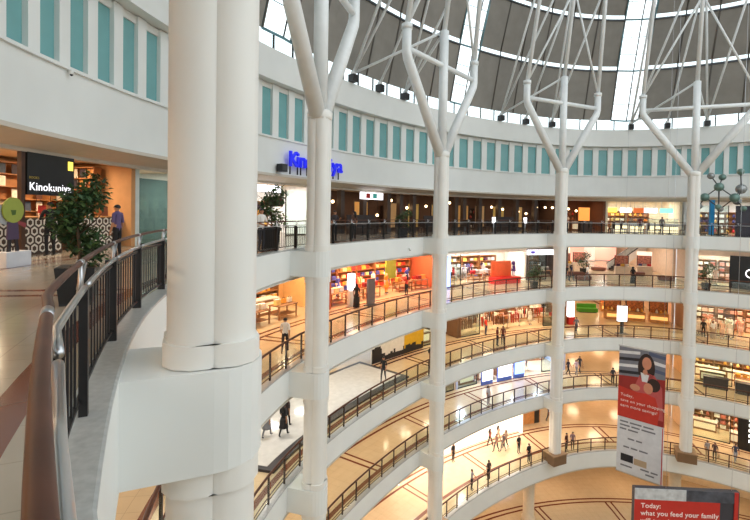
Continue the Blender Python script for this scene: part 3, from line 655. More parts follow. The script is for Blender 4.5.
CNAME = lambda c: ('white' if min(c) > 215 else 'black' if max(c) < 66 else 'red' if c[0] > 140 and c[1] < 62 else 'orange' if c[0] > 190 and c[1] < 130 and c[2] < 90 else 'golden' if c[0] > 190 and c[2] < 120 else 'blue' if c[2] > c[0] + 25 else 'brown' if c[0] > c[2] + 25 and c[0] < 185 else 'pale')
SHOPLIGHTS = []; counts = {}
def shop(lv, a0, a1, desc, pal, wall, light, watts, mix, front=True, depth=8.9, frontoff=5.0, glow=0, pane=SHOPGLASS, seed=1, shelfcol=None, dividers=(True, True)):
    """one shop unit: back wall, side walls, fascia and fittings standing along the ring"""
    random.seed(seed*7+lv); z = LV[lv]; top = BT[lv+1] if lv < 4 else 29.9; where = desc; cols = PAL[pal]
    wm = M('glowing_shop_wall', wall, .6, emit=.85, noise=.02) if glow else M('shop_wall_%02x%02x%02x' % wall, wall, .7)  # glow makes the wall itself emit, so it looks flooded with light
    b = B(); b.sweep([(depth, z), (depth, top), (depth+.2, top), (depth+.2, z)], a0, a1, wm, 2); struct(b.obj('wall_shop_back'))
    for s_, a in zip(dividers, (a0, a1)):
        if s_: b = B(); b.sweep([(frontoff-.05, z), (frontoff-.05, top), (depth, top), (depth, z)], a-.18, a+.18, wm, 1); struct(b.obj('wall_shop_side'))
    if lv < 4: b = B(); b.sweep([(frontoff-.1, z+2.95), (frontoff-.1, top), (frontoff+.1, top), (frontoff+.1, z+2.95)], a0, a1, wm, 2); struct(b.obj('wall_shop_fascia'))
    else: b = B(); b.sweep([(6.8, 29.9), (depth+.2, 29.9), (depth+.2, 30.0), (6.8, 30.0)], a0, a1, M('shop_ceiling', (226, 206, 176), .8), 2); struct(b.obj('ceiling'))
    SHOPLIGHTS.append((lv, a0+.6, a1-.6, light, watts, (frontoff+depth)/2-.3))
    sh = {'shelf_finish': M('shelf_%02x%02x%02x' % shelfcol, shelfcol, .5, noise=.1)} if shelfcol else None
    # back shelves with goods
    da = deg(2.35/(R0+depth)); n = max(1, int((a1-a0-1.0)/da)); a = a0 + ((a1-a0)-(n-1)*da)/2
    for i in range(n):
        tall = mix.get('goods') == 'book'
        if tall and a < -6: a += da; continue
        if mix.get('shelf', 1) > random.random():
            o_ = depth-.33; q = P(a, o_, z+.003); nm = NTH[i] if i < 20 else 'last'
            (TALL if tall else SHELF).place('shelf_unit', '%s wall shelf unit from the left in the %s' % (nm, where), 'shelf', q, yaw(a), 'wall shelves of the %s' % where, sh)
            for r in ((2, 3, 4, 5, 6) if tall else range(4)):
                for c in range(4):
                    if random.random() < .85:
                        gi = mix.get('goods', 0); gi = gi if isinstance(gi, (int, str)) else random.choice(gi); cc = random.choice(cols)
                        lz = z+.003 + (3.3*r/7+.016 if tall else .122 if r == 0 else 2.3*r/4+.016)
                        if not tall and lz + .38 > z+2.24 and gi != 0: continue
                        x = -.78+.52*c; v = L3(a, o_, x, -.03, lz)
                        me = BOOK if gi == 'book' else GOODS[gi]; gname = 'book' if gi == 'book' else GNM[gi]
                        o = link(gname, me, None, v, yaw(a)); paint(o, cc)
                        cn = CNAME(cc); what = 'face-out book' if gi == 'book' else GN[gi]
                        tag(o, '%s %s on a wall shelf of the %s' % (cn, what, where), 'book' if gi == 'book' else GC[gi], '%s %ss, %s' % (cn, what, where))
        a += da
    # island fittings between the front and the shelves
    da = deg(2.05/(R0+frontoff+.8)); n = max(1, int((a1-a0-1.4)/da)); a = a0 + ((a1-a0)-(n-1)*da)/2; ct = {}
    kinds = mix.get('island', ['rack', 'table'])
    if 'counter' in kinds: da *= 1.22; n = max(1, int((a1-a0-3.2)/da))
    for i in range(n):
        for off in (frontoff+.85, frontoff+2.4):
            kd = random.choice(kinds)
            if kd is None: continue
            ct[(kd, off)] = ct.get((kd, off), 0)+1; nm = NTH[min(19, ct[(kd, off)]-1)]; row = 'front' if off == (frontoff+.85, frontoff+2.4)[0] else 'rear'
            q = P(a, off, z+.003); cc = random.choice(cols)
            if kd == 'rack':
                RACK.place('clothes_rack', '%s clothes rack in the %s row of the %s' % (nm, row, where), 'clothes rack', q, yaw(a), 'clothes racks of the %s' % where)
                for j in range(5):
                    c2 = cc if random.random() < .6 else random.choice(cols); x = -.56+.28*j
                    v = L3(a, off, x, 0, q.z+1.33); o = link('garment', GARM, None, v, yaw(a)+pi/2*.62); paint(o, c2)
                    tag(o, '%s garment hanging on a rack in the %s' % (CNAME(c2), where), 'garment', '%s garments, %s' % (CNAME(c2), where))
            elif kd == 'table':
                TABLE.place('display_table', '%s display table in the %s row of the %s' % (nm, row, where), 'table', q, yaw(a), 'display tables of the %s' % where, sh)
                for j in range(3):
                    c2 = random.choice(cols); x = -.55+.55*j; gi = random.choice([0, 0, 1, 3]); v = L3(a, off, x, 0, q.z+.852); o = link(GNM[gi], GOODS[gi], None, v, yaw(a)); paint(o, c2)
                    tag(o, '%s %s on a table of the %s' % (CNAME(c2), GN[gi], where), GC[gi], '%s table %ss, %s' % (CNAME(c2), GN[gi], where))
            elif kd == 'dummy':
                d = DUMMY.place('mannequin', '%s mannequin in the %s row of the %s' % (nm, row, where), 'mannequin', q + Vector((0, 0, .03)), yaw(a), 'mannequins of the %s' % where, {'skin': M('mannequin_shell', (226, 216, 202), .4), 'cloth_top': M('top_%02x%02x%02x' % cc, cc, .85), 'cloth_bottom': M('bottom_%02x%02x%02x' % cc, cc, .85)})
            elif kd == 'counter':
                COUNTER.place('shop_counter', '%s counter in the %s row of the %s' % (nm, row, where), 'counter', q, yaw(a), 'counters of the %s' % where, sh)
        a += da
    # glazed front: slim frames and panes, open doorway in the middle
    if front:
        n = max(2, int(deg(1)*0+(a1-a0)/4.5)); w = (a1-a0)/n
        for i in range(n):
            if n > 2 and i == n//2 or (front == 'half' and i % 2): continue
            fr = B(); p0, p1 = P(a0+w*i+.15, frontoff), P(a0+w*(i+1)-.15, frontoff)
            for p in (p0, p1): fr.box((p.x, p.y, z+1.475), (.06, .06, 2.95), DARKST, yaw(a0+w*i))
            fr.sweep([(frontoff-.03, z), (frontoff-.03, z+.08), (frontoff+.03, z+.08), (frontoff+.03, z)], a0+w*i+.15, a0+w*(i+1)-.15, DARKST, 1.5)
            o = struct(fr.obj('window_shopfront')); g = B(); g.sweep([(frontoff, z+.08), (frontoff, z+2.94), (frontoff+.012, z+2.94), (frontoff+.012, z+.08)], a0+w*i+.2, a0+w*(i+1)-.2, pane, 1.5); g.obj('pane', o)
CW, CP, CN, CC, CO = (1.0, .78, .52), (1.0, .68, .46), (1.0, .93, .84), (.78, .85, 1.0), (1.0, .58, .34)
# second gallery from the top
shop(3, 14, 32, 'warm-lit gift shop with stepped displays', 'gold', (226, 180, 120), CW, 150, {'goods': [1, 2, 3, 0], 'island': ['table', 'table', 'counter']}, front=False, seed=2)
shop(3, 32.5, 55.6, 'orange-lit clothes shop', 'orange', (176, 90, 60), CO, 360, {'goods': [0, 3], 'island': ['rack', 'table', 'dummy', 'dummy', 'rack']}, front=False, seed=3)
shop(3, 56.2, 75.4, 'bright white-lit clothes shop', 'white', (240, 232, 222), CN, 300, {'goods': [0, 3], 'island': ['rack', 'dummy', 'rack', 'table']}, front='half', seed=4)
shop(3, 76, 84, 'dim shop with the white strip sign', 'dark', (104, 92, 88), CN, 80, {'goods': [0, 3], 'island': ['rack', 'table']}, front='half', seed=5)
shop(3, 104.5, 122, 'pale shop beside the black sign board', 'pink', (236, 214, 196), CN, 200, {'goods': [1, 3], 'island': ['rack', 'dummy', 'table']}, front='half', seed=6)
# middle gallery
shop(2, 8, 37, 'pale shop behind the white stage', 'white', (220, 208, 190), CN, 90, {'goods': [1, 2, 0], 'island': [None]}, front='half', seed=7, frontoff=6.6, depth=10.6)
shop(2, 49.5, 60.5, 'brown shop with folding wooden screens', 'brown', (120, 88, 62), CW, 80, {'goods': [2, 1, 3], 'island': ['table', 'counter']}, front='half', seed=8)
shop(2, 61, 84, 'warm-lit clothes shop full of racks', 'brown', (128, 92, 64), CW, 210, {'goods': [0, 3], 'island': ['rack', 'rack', 'table', 'dummy']}, front='half', seed=9)
shop(2, 104.5, 122, 'warm-lit dress shop', 'pink', (180, 140, 108), CW, 180, {'goods': [0, 1, 3], 'island': ['rack', 'dummy', 'dummy']}, front='half', seed=10)
# gallery above the lowest
shop(1, 44, 60, 'beige shop with closed wooden front', 'brown', (206, 184, 156), CW, 50, {'goods': [1, 2], 'island': [None, 'table']}, front='half', seed=11)
shop(1, 60.5, 84, 'blue-white lit shop', 'blue', (206, 214, 244), CC, 330, {'goods': [1, 0, 3], 'island': ['rack', 'table', 'counter']}, front='half', seed=12)
shop(1, 104.5, 122, 'cream shop with dark counters', 'gold', (230, 190, 140), CW, 180, {'goods': [2, 3], 'island': ['counter', 'table']}, front='half', seed=13)
# lowest gallery
shop(0, 46, 74.5, 'shop with a bright white wall', 'white', (250, 246, 236), CN, 330, {'shelf': 0, 'island': [None]}, front=False, seed=14, depth=4.75, frontoff=4.2, glow=1)
shop(0, 104.5, 122, 'cream shop by the striped poster', 'pink', (226, 196, 160), CW, 180, {'goods': [2, 0], 'island': ['counter', None]}, front='half', seed=15)
# top gallery
F4 = dict(frontoff=6.9, depth=11.4)
shop(4, -32, 9.6, 'bookshop', 'books', (196, 146, 98), CW, 130, {'goods': 'book', 'island': [None]}, front=False, seed=16, shelfcol=(168, 112, 66), dividers=(False, True), frontoff=6.9, depth=10.4)
shop(4, 10, 16.8, 'teal-glazed shop beside the nearest column', 'white', (206, 216, 214), CN, 120, {'goods': [0, 2], 'island': ['table', None]}, front='half', seed=22, pane=TEALGLASS, **F4)
shop(4, 17.2, 34, 'white-lit electronics shop', 'white', (236, 238, 240), CN, 200, {'goods': [0, 2, 3], 'island': ['counter', 'table', None]}, front='half', seed=17, **F4)
shop(4, 34.6, 84.2, 'dark timber restaurant', 'dark', (84, 62, 48), CP, 32, {'shelf': .2, 'goods': [2, 3], 'island': [None]}, front=False, seed=18, dividers=(False, True), shelfcol=(54, 38, 30), **F4)
shop(4, 84.8, 92, 'small timber bar', 'brown', (120, 74, 46), CP, 60, {'goods': [2], 'island': ['counter', None]}, front=False, seed=19, **F4)
shop(4, 92.4, 103.6, 'bright snack cafe', 'gold', (236, 226, 200), CN, 150, {'shelf': .6, 'goods': [2, 3], 'island': [None]}, front=False, seed=20, **F4)
shop(4, 104.2, 122, 'glass-fronted shop behind the sculpture', 'white', (220, 224, 226), CN, 160, {'goods': [0, 2], 'island': ['table', 'counter', None]}, front='half', seed=21, **F4)
# corridor wing: side walls and the end wall
for lv in (3, 2, 1, 0):
    z = LV[lv]; top = BT[lv+1]
    for a, s in ((W0-.15, 'left'), (W1+.15, 'right')):
        b = B(); b.sweep([(9.1, z), (9.1, top), (36, top), (36, z)], a-.15, a+.15, M('corridor_wall', (232, 204, 178), .6), 1); struct(b.obj('wall_corridor_'+s))
    b = B(); b.sweep([(36, z), (36, top), (36.2, top), (36.2, z)], W0, W1, M('corridor_end', (240, 214, 190), .6), 2); struct(b.obj('wall_corridor_end'))
# ------------------------------------------------------------------ greenery
LEAF = M('leaf_green', (50, 78, 44), .55, noise=.3, scale=2); LEAF2 = M('leaf_light_green', (86, 112, 62), .55, noise=.25, scale=2); BARK = M('bark', (84, 66, 50), .8, noise=.2)
def leaves(n, blobs, size, seed, mats=(LEAF, LEAF, LEAF2)):
    rnd = random.Random(seed); b = B()
    for _ in range(n):
        c, r = rnd.choice(blobs); 
        while True:
            v = Vector((rnd.uniform(-1, 1), rnd.uniform(-1, 1), rnd.uniform(-1, 1)))
            if .3 < v.length < 1: break
        p = Vector(c) + Vector((v.x*r[0], v.y*r[1], v.z*r[2])); R = Matrix.Rotation(rnd.uniform(0, 6.28), 3, 'Z') @ Matrix.Rotation(rnd.uniform(-.9, .9), 3, 'X') @ Matrix.Rotation(rnd.uniform(-.5, .5), 3, 'Y')
        s = size*rnd.uniform(.7, 1.25); vs = [R @ Vector(q)*s + p for q in ((0, 0, 0), (.28, .45, .06), (0, 1, -.1), (-.28, .45, .06))]
        b.add(vs, [(0, 1, 2), (0, 2, 3)], rnd.choice(mats))
    return b
def potted(name, label, loc, rz, h, w, nleaf, size, seed, pot='square', group=None, ph=.62, pw=.56):
    root = thing(name, label, 'potted tree' if h > 1.3 else 'potted plant', loc, rz, group)
    b = B(); s = pw/2
    if pot == 'square': b.prism([(-s*.8, -s*.8), (s*.8, -s*.8), (s*.8, s*.8), (-s*.8, s*.8)], 0, .04, BLACK); b.add([(x*s*k, y*s*k, z) for z, k in ((.04, .8), (ph, 1)) for x, y in ((-1, -1), (1, -1), (1, 1), (-1, 1))], [(0, 1, 5, 4), (1, 2, 6, 5), (2, 3, 7, 6), (3, 0, 4, 7), (4, 5, 6, 7)], BLACK)
    else: b.lathe([(s*.7, 0), (s, ph), (s*.92, ph), (s*.9, ph-.05)], BLACK, 16)
    b.obj('pot', root); b = B(); b.ball((0, 0, ph-.04), s*.85, M('soil', (54, 42, 34), .9), 10, 6, (1, 1, .2)); b.obj('soil', root)
    rnd = random.Random(seed); b = B(); hz = h*.55+ph*.3
    b.tube([(0, 0, ph-.05), (.03, .02, ph+.2), (-.02, 0, hz), (.0, .0, h*.8)], [.035, .03, .025, .012], BARK, 6); b.obj('trunk', root)
    b = B()
    for i in range(7):
        a = i*2.4; b.tube([(-.01, 0, hz-.15+.06*i), (cos(a)*w*.3, sin(a)*w*.3, hz+.1+.1*i), (cos(a)*w*.45, sin(a)*w*.45, hz+.25+.1*i)], [.016, .01, .005], BARK, 5)
    b.obj('branches', root)
    blobs = [((cos(i*2.4)*w*.27, sin(i*2.4)*w*.27, ph+.25+(h-ph-.3)*((i*.37) % 1.0)), (w*.27, w*.27, h*.16)) for i in range(9)]
    leaves(nleaf, blobs, size, seed).obj('foliage', root); return root
potted('potted_tree', 'leafy ficus tree in a dark square pot beside the near railing', P(-11.9, 1.25, LV[4]+.003), .4, 1.98, .8, 1500, .12, 3)
potted('potted_tree', 'leafy tree in a black tub at the top railing left of the second column', P(12.3, 1.35, LV[4]+.003), .2, 2.5, 1.35, 900, .17, 4, pw=.85, ph=.9)
potted('potted_tree', 'dark bushy potted tree at the top railing beside the third column', P(37.5, .9, LV[4]+.003), .2, 1.7, 1.1, 500, .15, 5)
potted('potted_tree', 'bushy brown-leaved plant at the railing before the dim shop', P(71.5, .9, LV[3]+.003), .2, 1.9, 1.5, 500, .18, 6)
potted('potted_tree', 'tall potted palm-like tree in the pale corridor of the second gallery', P(90.5, 9.5, LV[3]+.003), 0, 2.4, 1.7, 500, .2, 7)
potted('potted_tree', 'potted tree right of the last column on the second gallery', P(104.0, 1.4, LV[3]+.003), 0, 2.3, 1.5, 500, .2, 8)
# ------------------------------------------------------------------ bookshop front
z4 = LV[4]+.003
def hexfront(name, label, a0, a1, off):
    root = ringthing(name, label, 'counter', (a0+a1)/2, off, z4, 'patterned counters of the bookshop'); inv = root.matrix_basis.inverted()
    def put(b): b.v = [inv @ v for v in b.v]; return b
    put(B().sweep([(off, z4), (off, z4+1.22), (off+.6, z4+1.22), (off+.6, z4)], a0, a1, M('counter_dark', (70, 50, 38), .5), 1)).obj('body', root)
    put(B().sweep([(off-.06, z4+1.221), (off-.06, z4+1.27), (off+.66, z4+1.27), (off+.66, z4+1.221)], a0, a1, OAK, 1)).obj('worktop', root)
    b = B(); st = deg(.33/(R0+off)); hw = M('hexagon_white', (226, 218, 204), .5); n = int((a1-a0)/st)
    for i in range(n):
        for r in range(4):
            a = a0 + st*(i+.5+(.0 if r % 2 else .5)); zz = z4+.20+.29*r
            if a > a1-.2: continue
            ro, ri = [], []
            for q in range(6):
                t = pi/6+q*pi/3; da = deg(cos(t)/(R0+off)); ro.append(P(a+da*.15, off-.012, zz+.16*sin(t))); ri.append(P(a+da*.085, off-.012, zz+.09*sin(t)))
            b.add(ro+ri, [(q, (q+1) % 6, 6+(q+1) % 6, 6+q) for q in range(6)], hw)
    put(b).obj('hexagon_pattern', root); return root
hexfront('patterned_counter', 'long counter with white hexagon pattern left of the person in purple', -1.6, 4.6, 7.3)
hexfront('patterned_counter', 'long counter with white hexagon pattern right of the person in purple', 5.6, 9.3, 7.3)
for i, a in enumerate([-1.2+.62*j for j in (0, 1, 4, 8)] + [6.0+.62*j for j in (1, 2, 4)]):
    cc = PAL['brown'][i % 6]; o = link('book', BOOK, None, P(a, 7.6, z4+1.272), yaw(a)+.2*((i % 3)-1)); paint(o, cc)
    side = 'left' if i < 4 else 'right'; tag(o, '%s book standing on the %s patterned counter' % (CNAME(cc), side), 'book', '%s books on the %s patterned counter' % (CNAME(cc), side))
root = ringthing('shop_sign', 'black square shop sign with lit white lettering over the bookshop entrance', 'sign', 2.3, 6.55, z4+1.98)
b = B(); b.box((0, 0, .66), (1.92, .16, 1.32), BLACK); b.obj('panel', root)
text('lettering', 'Kinokuniya', .36, M('letter_white_lit', (250, 250, 255), .5, emit=1.1, noise=0), root, (-.9, -.085, .14), ext=.005); text('small_lettering', 'BOOKS', .11, M('sign_gold', (170, 150, 70), .5), root, (-.9, -.085, .5), ext=.005)
b = B(); b.box((.78, -.09, 1.04), (.2, .03, .3), SIGNY); b.obj('emblem', root)
b = B(); b.box((-1.07, .02, -.55), (.14, .14, 3.9), WALNUT); b.obj('post', root); root.location.z = z4+1.98
root = ringthing('standee', 'cardboard standee of a figure in a purple dress on a white base', 'standee', -2.6, 5.35, z4)
b = B(); b.box((0, 0, .2), (.86, .35, .4), M('standee_white', (206, 208, 214), .6)); b.obj('base', root)
b = B(); pur, grn, skn = M('standee_purple', (74, 58, 84), .7), M('standee_green', (150, 160, 70), .7), M('standee_dark', (36, 30, 34), .7)
b.slabxz([(-.17, 1.18), (-.2, .72), (.2, .72), (.17, 1.18)], -.02, .02, pur); b.slabxz([(-.16, .72), (-.2, .2), (-.09, .2), (-.06, .72)], -.02, .02, skn); b.slabxz([(.06, .72), (.12, .3), (.22, .32), (.16, .72)], -.02, .02, skn)
b.slabxz([(.15, 1.14), (.44, 1.02), (.46, 1.14), (.16, 1.22)], -.02, .02, M('standee_red', (140, 60, 64), .7)); b.obj('printed_body', root)
b = B(); b.slabxz([(.36*cos(t*pi/10), 1.5+.34*sin(t*pi/10)) for t in range(20)], -.03, .01, grn); b.slabxz([(-.1, 1.5), (-.05, 1.36), (.06, 1.38), (.08, 1.5)], -.036, -.03, M('standee_leaf', (70, 96, 40), .7)); b.obj('printed_head', root)
b = B(); b.slabxz([(-.5, 1.2), (-.15, 1.1), (-.2, 1.5), (-.42, 1.7)], .03, .06, M('standee_grey', (170, 172, 176), .7)); b.obj('printed_cloud', root)
# blue letters standing over the fascia, dark speaker box, cameras
root = ringthing('blue_letter_sign', 'glowing blue shop letters standing on rods above the top gallery', 'sign', 29.6, 4.9, 30.35)
adv = {'K': .86, 'i': .36, 'n': .74, 'o': .76, 'k': .72, 'u': .74, 'y': .70, 'a': .70}; x = 0.0; word = 'Kinokuniya'; tot = sum(adv[c] for c in word); inv = root.matrix_basis.inverted()
for c in word:
    ph = 24.95 + (34.5-24.95)*x/tot; q = inv @ P(ph, 4.95, 30.75); d = yaw(ph)-yaw(29.6)
    text('letter', c, 1.25, SIGNB, root, q, (pi/2, 0, d), ext=.06, bold=.03)
    b = B(); q2 = inv @ P(ph+.35, 5.02, 30.25); b.tube([q2, q2 + Vector((0, 0, .52))], .05, DARKST, 6); b.obj('rod', root)
    x += adv[c]
o = B().box((0, 0, 0), (.5, .4, .45), BLACK).add([(-.2, -.21, -.15), (.2, -.21, -.15), (.2, -.21, .15), (-.2, -.21, .15)], [(0, 1, 2, 3)], DARKGREY).obj('loudspeaker'); o.location = P(24.0, 5.0, 30.55); o.rotation_euler = (0, 0, yaw(24)); tag(o, 'black box loudspeaker at the left end of the blue letters', 'loudspeaker')
def cctv(label, ph, off, z):
    root = ringthing('security_camera', label, 'camera', ph, off, z, 'small security cameras'); b = B(); b.tube([(0, .0, 0), (0, -.12, -.02)], .02, WHITE, 6); b.obj('arm', root)
    b = B(); b.lathe([(.05, 0), (.06, .05), (.06, .12), (.02, .15)], WHITE, 12, (0, -.14, -.1)); b.obj('housing', root); b = B(); b.ball((0, -.14, -.1), .05, BLACK, 10, 6); b.obj('dome', root)
cctv('small dome camera on the wall band above the bookshop', .8, 5.3, 32.2)
cctv('small dome camera on the slab face under the dark restaurant', 36.0, 0, 25.75)
cctv('small dome camera on the slab face below the second gallery railing', 41.0, 0, 20.75)
# ------------------------------------------------------------------ top gallery, second bay and restaurant
def hangsign(name, label, ph, off, z, w, h, m, cat='sign', drop=.5):
    root = ringthing(name, label, cat, ph, off, z); b = B(); b.box((0, 0, 0), (w, .1, h), m); b.obj('panel', root)
    for sx in (-.4, .4): b = B(); b.tube([(w*sx, 0, h/2), (w*sx, 0, h/2+drop)], .015, STEEL, 5); b.obj('rod', root)
    return root
hangsign('hanging_sign', 'brown-black sign hanging above the entrance behind the man in white', 25.6, 6.3, 28.6, 1.5, .6, WALNUT, drop=.9)
o = B().box((0, 0, 1.3), (.5, .06, .8), M('sign_orange', (226, 150, 40), .5, emit=.3)).box((0, .0, .45), (.05, .05, .9), STEEL).box((0, 0, .02), (.4, .3, .04), STEEL).obj('poster_stand'); o.location = P(19.8, 4.6, z4); o.rotation_euler = (0, 0, yaw(19.8)); tag(o, 'orange poster on a stand left of the man in white', 'poster stand')
o = B().box((0, 0, 0), (3.4, .12, .42), SIGNW).box((0, .08, 0), (3.5, .06, .5), STEEL).obj('light_box_sign'); o.location = P(24.5, 6.75, 29.4); o.rotation_euler = (0, 0, yaw(24.5)); tag(o, 'long white lit sign box over the electronics shop entrance', 'sign')
WP = M('restaurant_timber', (64, 46, 36), .5, noise=.15)
n = 0
for a in (38.2, 42.6, 47.6, 50.2, 53.0, 58.0, 62.2, 64.0, 67.4, 71.6, 75.4, 79.2):
    o = B().box((0, 0, 1.63), (.42, .42, 3.26), WP).box((0, 0, .15), (.5, .5, .3), DARKGREY).obj('timber_post'); o.location = P(a, 6.9, z4); o.rotation_euler = (0, 0, yaw(a)); tag(o, '%s square timber post from the left in the dark restaurant front' % NTH[n], 'post', 'timber posts of the restaurant'); n += 1
n = 0
PANC = [(196, 160, 100), (214, 160, 84), (178, 140, 92), (206, 170, 90)]
for i, a in enumerate((36.6, 45.0, 51.6, 55.6, 60.2, 65.8, 69.6, 73.5, 77.4)):
    w = (1.0, 1.6, 1.1, 1.4, 1.0, 1.7, 1.2, 1.5, 1.2)[i]; root = ringthing('lit_screen', '%s amber-lit wooden screen from the left in the dark restaurant' % NTH[i], 'screen', a, 8.6, z4, 'amber screens of the restaurant')
    b = B(); b.box((0, 0, 1.4), (w, .06, 2.2), M('amber_panel_%d' % (i % 4), PANC[i % 4], .6, emit=.16 if i % 2 else .3)); b.obj('panel', root)
    b = B(); b.box((0, 0, .15), (w+.2, .12, .3), WP); b.box((0, 0, 2.55), (w+.2, .12, .1), WP); b.box((-w/2-.05, 0, 1.3), (.1, .12, 2.6), WP); b.box((w/2+.05, 0, 1.3), (.1, .12, 2.6), WP); b.obj('frame', root)
for i, (a, off, h) in enumerate([(37.6, 7.4, 2.4), (38.9, 7.3, 2.35), (44.2, 8, 2.5), (46.2, 7.3, 1.4), (49.0, 7.3, 2.7), (52.2, 7.2, 2.1), (56.6, 7.4, 2.3), (59.6, 7.3, 2.1), (61.8, 7.5, 2.7), (64.9, 7.3, 2.0), (70.6, 7.3, 2.4), (73.0, 7.3, 2.2), (76.2, 7.2, 2.0), (78.0, 7.4, 1.8), (79.8, 7.1, 2.5), (81.6, 7.2, 2.5), (83.0, 7.2, 2.5), (86.0, 7.2, 2.4), (87.4, 7.2, 2.2)]):
    root = ringthing('pendant_lamp', '%s glowing round pendant lamp from the left, %s' % (NTH[i], 'restaurant ceiling' if i < 17 else 'timber bar'), 'lamp', a, off, z4+h, 'pendant lamps')
    b = B(); b.ball((0, 0, 0), .12, LAMPW, 12, 8); b.obj('globe', root); b = B(); b.tube([(0, 0, .11), (0, 0, 29.89-z4-h)], .012, BLACK, 5); b.obj('cord', root)
CHAIR = Kit(); b = B(); b.box((0, 0, .45), (.44, .44, .06), WP); CHAIR.part('seat', b); b = B(); b.box((0, .2, .78), (.44, .05, .6), WP); CHAIR.part('backrest', b)
for x in (-.19, .19):
    for y in (-.19, .19): b = B(); b.box((x, y, .21), (.045, .045, .42), WP); CHAIR.part('leg', b)
DT = Kit(); b = B(); b.box((0, 0, .74), (1.1, .8, .05), WP); DT.part('table_top', b); b = B(); b.tube([(0, 0, .03), (0, 0, .715)], .05, BLACK, 8); b.lathe([(.3, 0), (.3, .02), (.06, .05)], BLACK, 14); DT.part('pedestal', b)
n = 0
for i, a in enumerate((38, 43.2, 48.4, 53.6, 58.8, 64, 69.2, 74.4, 79.6)):
    DT.place('dining_table', '%s dark table from the left along the restaurant front' % NTH[i], 'table', P(a, 4.6, z4), yaw(a), 'restaurant tables')
    for k, x in enumerate((-1.05, 1.05)):
        CHAIR.place('dining_chair', '%s chair at the %s dark restaurant table from the left' % (('left', 'right')[k], NTH[i]), 'chair', L3(a, 4.6, x, 0, z4), yaw(a)+(pi/2 if x < 0 else -pi/2), 'restaurant chairs')
for i, (a, w) in enumerate(((41.0, 3.2), (56.6, 2.6), (72.0, 2.8))):
    root = ringthing('booth_bench', '%s dark high-backed booth from the left before the restaurant' % NTH[i], 'bench', a, 6.0, z4, 'restaurant booths'); b = B(); b.box((0, 0, .24), (w, .55, .48), WP); b.obj('seat', root); b = B(); b.box((0, .24, .95), (w, .1, .94), M('booth_leather', (46, 36, 36), .5)); b.obj('backrest', root)
o = B().box((0, 0, 0), (2.6, .15, .55), SIGNW).box((-.5, -.08, 0), (.5, .02, .4), SIGNR).box((.3, -.08, 0), (.5, .02, .4), M('sign_teal', (60, 150, 140), .5, emit=.5, noise=0)).obj('light_box_sign'); o.location = P(43.6, 6.5, z4+2.95); o.rotation_euler = (0, 0, yaw(43.6)); tag(o, 'white lit sign box with a red and a green mark over the restaurant', 'sign')
for i, a in enumerate((62.2, 70.0)):
    root = ringthing('menu_light_box', '%s small white lit menu stand at the restaurant railing' % ('left', 'right')[i], 'menu stand', a, 1.5, z4, 'menu stands'); b = B(); b.box((0, 0, 1.15), (.34, .08, .5), SIGNW); b.obj('lit_panel', root); b = B(); b.tube([(0, .0, .02), (0, .0, .9)], .03, STEEL, 6); b.lathe([(.2, 0), (.2, .03)], STEEL, 12); b.obj('stand', root)
# ------------------------------------------------------------------ cafe and bar on the top gallery
for i, a in enumerate((93.6, 96.3, 99.0, 101.4)):
    root = ringthing('cafe_counter', '%s lit display counter from the left in the snack cafe' % NTH[i], 'counter', a, 5.6, z4, 'cafe counters')
    b = B(); b.box((0, 0, .5), (1.36, .7, .98), WHITE); b.obj('body', root); b = B(); b.box((0, -.36, .52), (1.26, .03, .34), CASE); b.box((0, -.36, .15), (1.26, .03, .12), CASE); b.obj('lit_front', root)
    b = B(); b.box((0, .1, 1.22), (1.3, .45, .44), SHOPGLASS); b.obj('glass_case', root); b = B(); b.box((0, 0, 1.455), (1.36, .55, .03), STEEL); b.obj('case_top', root)
for i, (a, w, m, nm) in enumerate(((93.4, .9, SIGNY, 'yellow'), (95.5, 1.1, SIGNW, 'white'), (97.5, 1.0, M('board_orange', (226, 110, 50), .5, emit=.7, noise=0), 'orange'), (99.3, 1.2, SIGNW, 'second white'), (101.6, 1.2, M('board_teal', (150, 230, 220), .5, emit=1.0, noise=0), 'pale green'))):
    hangsign('menu_sign', '%s lit menu board hanging over the cafe counter' % nm, a, 6.95, z4+2.35, w, .5, m, 'menu board', .88)
for i, (a, off) in enumerate(((88.0, 2.6), (93.5, 2.2), (99.0, 2.2))):
    DT.place('cafe_table', '%s small dark table from the left before the cafe' % NTH[i], 'table', P(a, off, z4), yaw(a), 'cafe tables')
    for k, x in enumerate((-1.05, 1.05)): CHAIR.place('cafe_chair', '%s chair at the %s cafe table from the left' % (('left', 'right')[k], NTH[i]), 'chair', L3(a, off, x, 0, z4), yaw(a)+(pi/2 if x < 0 else -pi/2), 'cafe chairs')
root = ringthing('lit_kiosk', 'small orange glowing bar kiosk left of the cafe', 'kiosk', 87.6, 5.4, z4); b = B(); b.box((0, 0, .55), (1.2, .7, 1.1), WALNUT); b.obj('counter', root); b = B(); b.box((0, .3, 1.85), (1.2, .08, 1.4), M('kiosk_glow', (255, 160, 70), .5, emit=.8, noise=0)); b.obj('lit_back_panel', root)
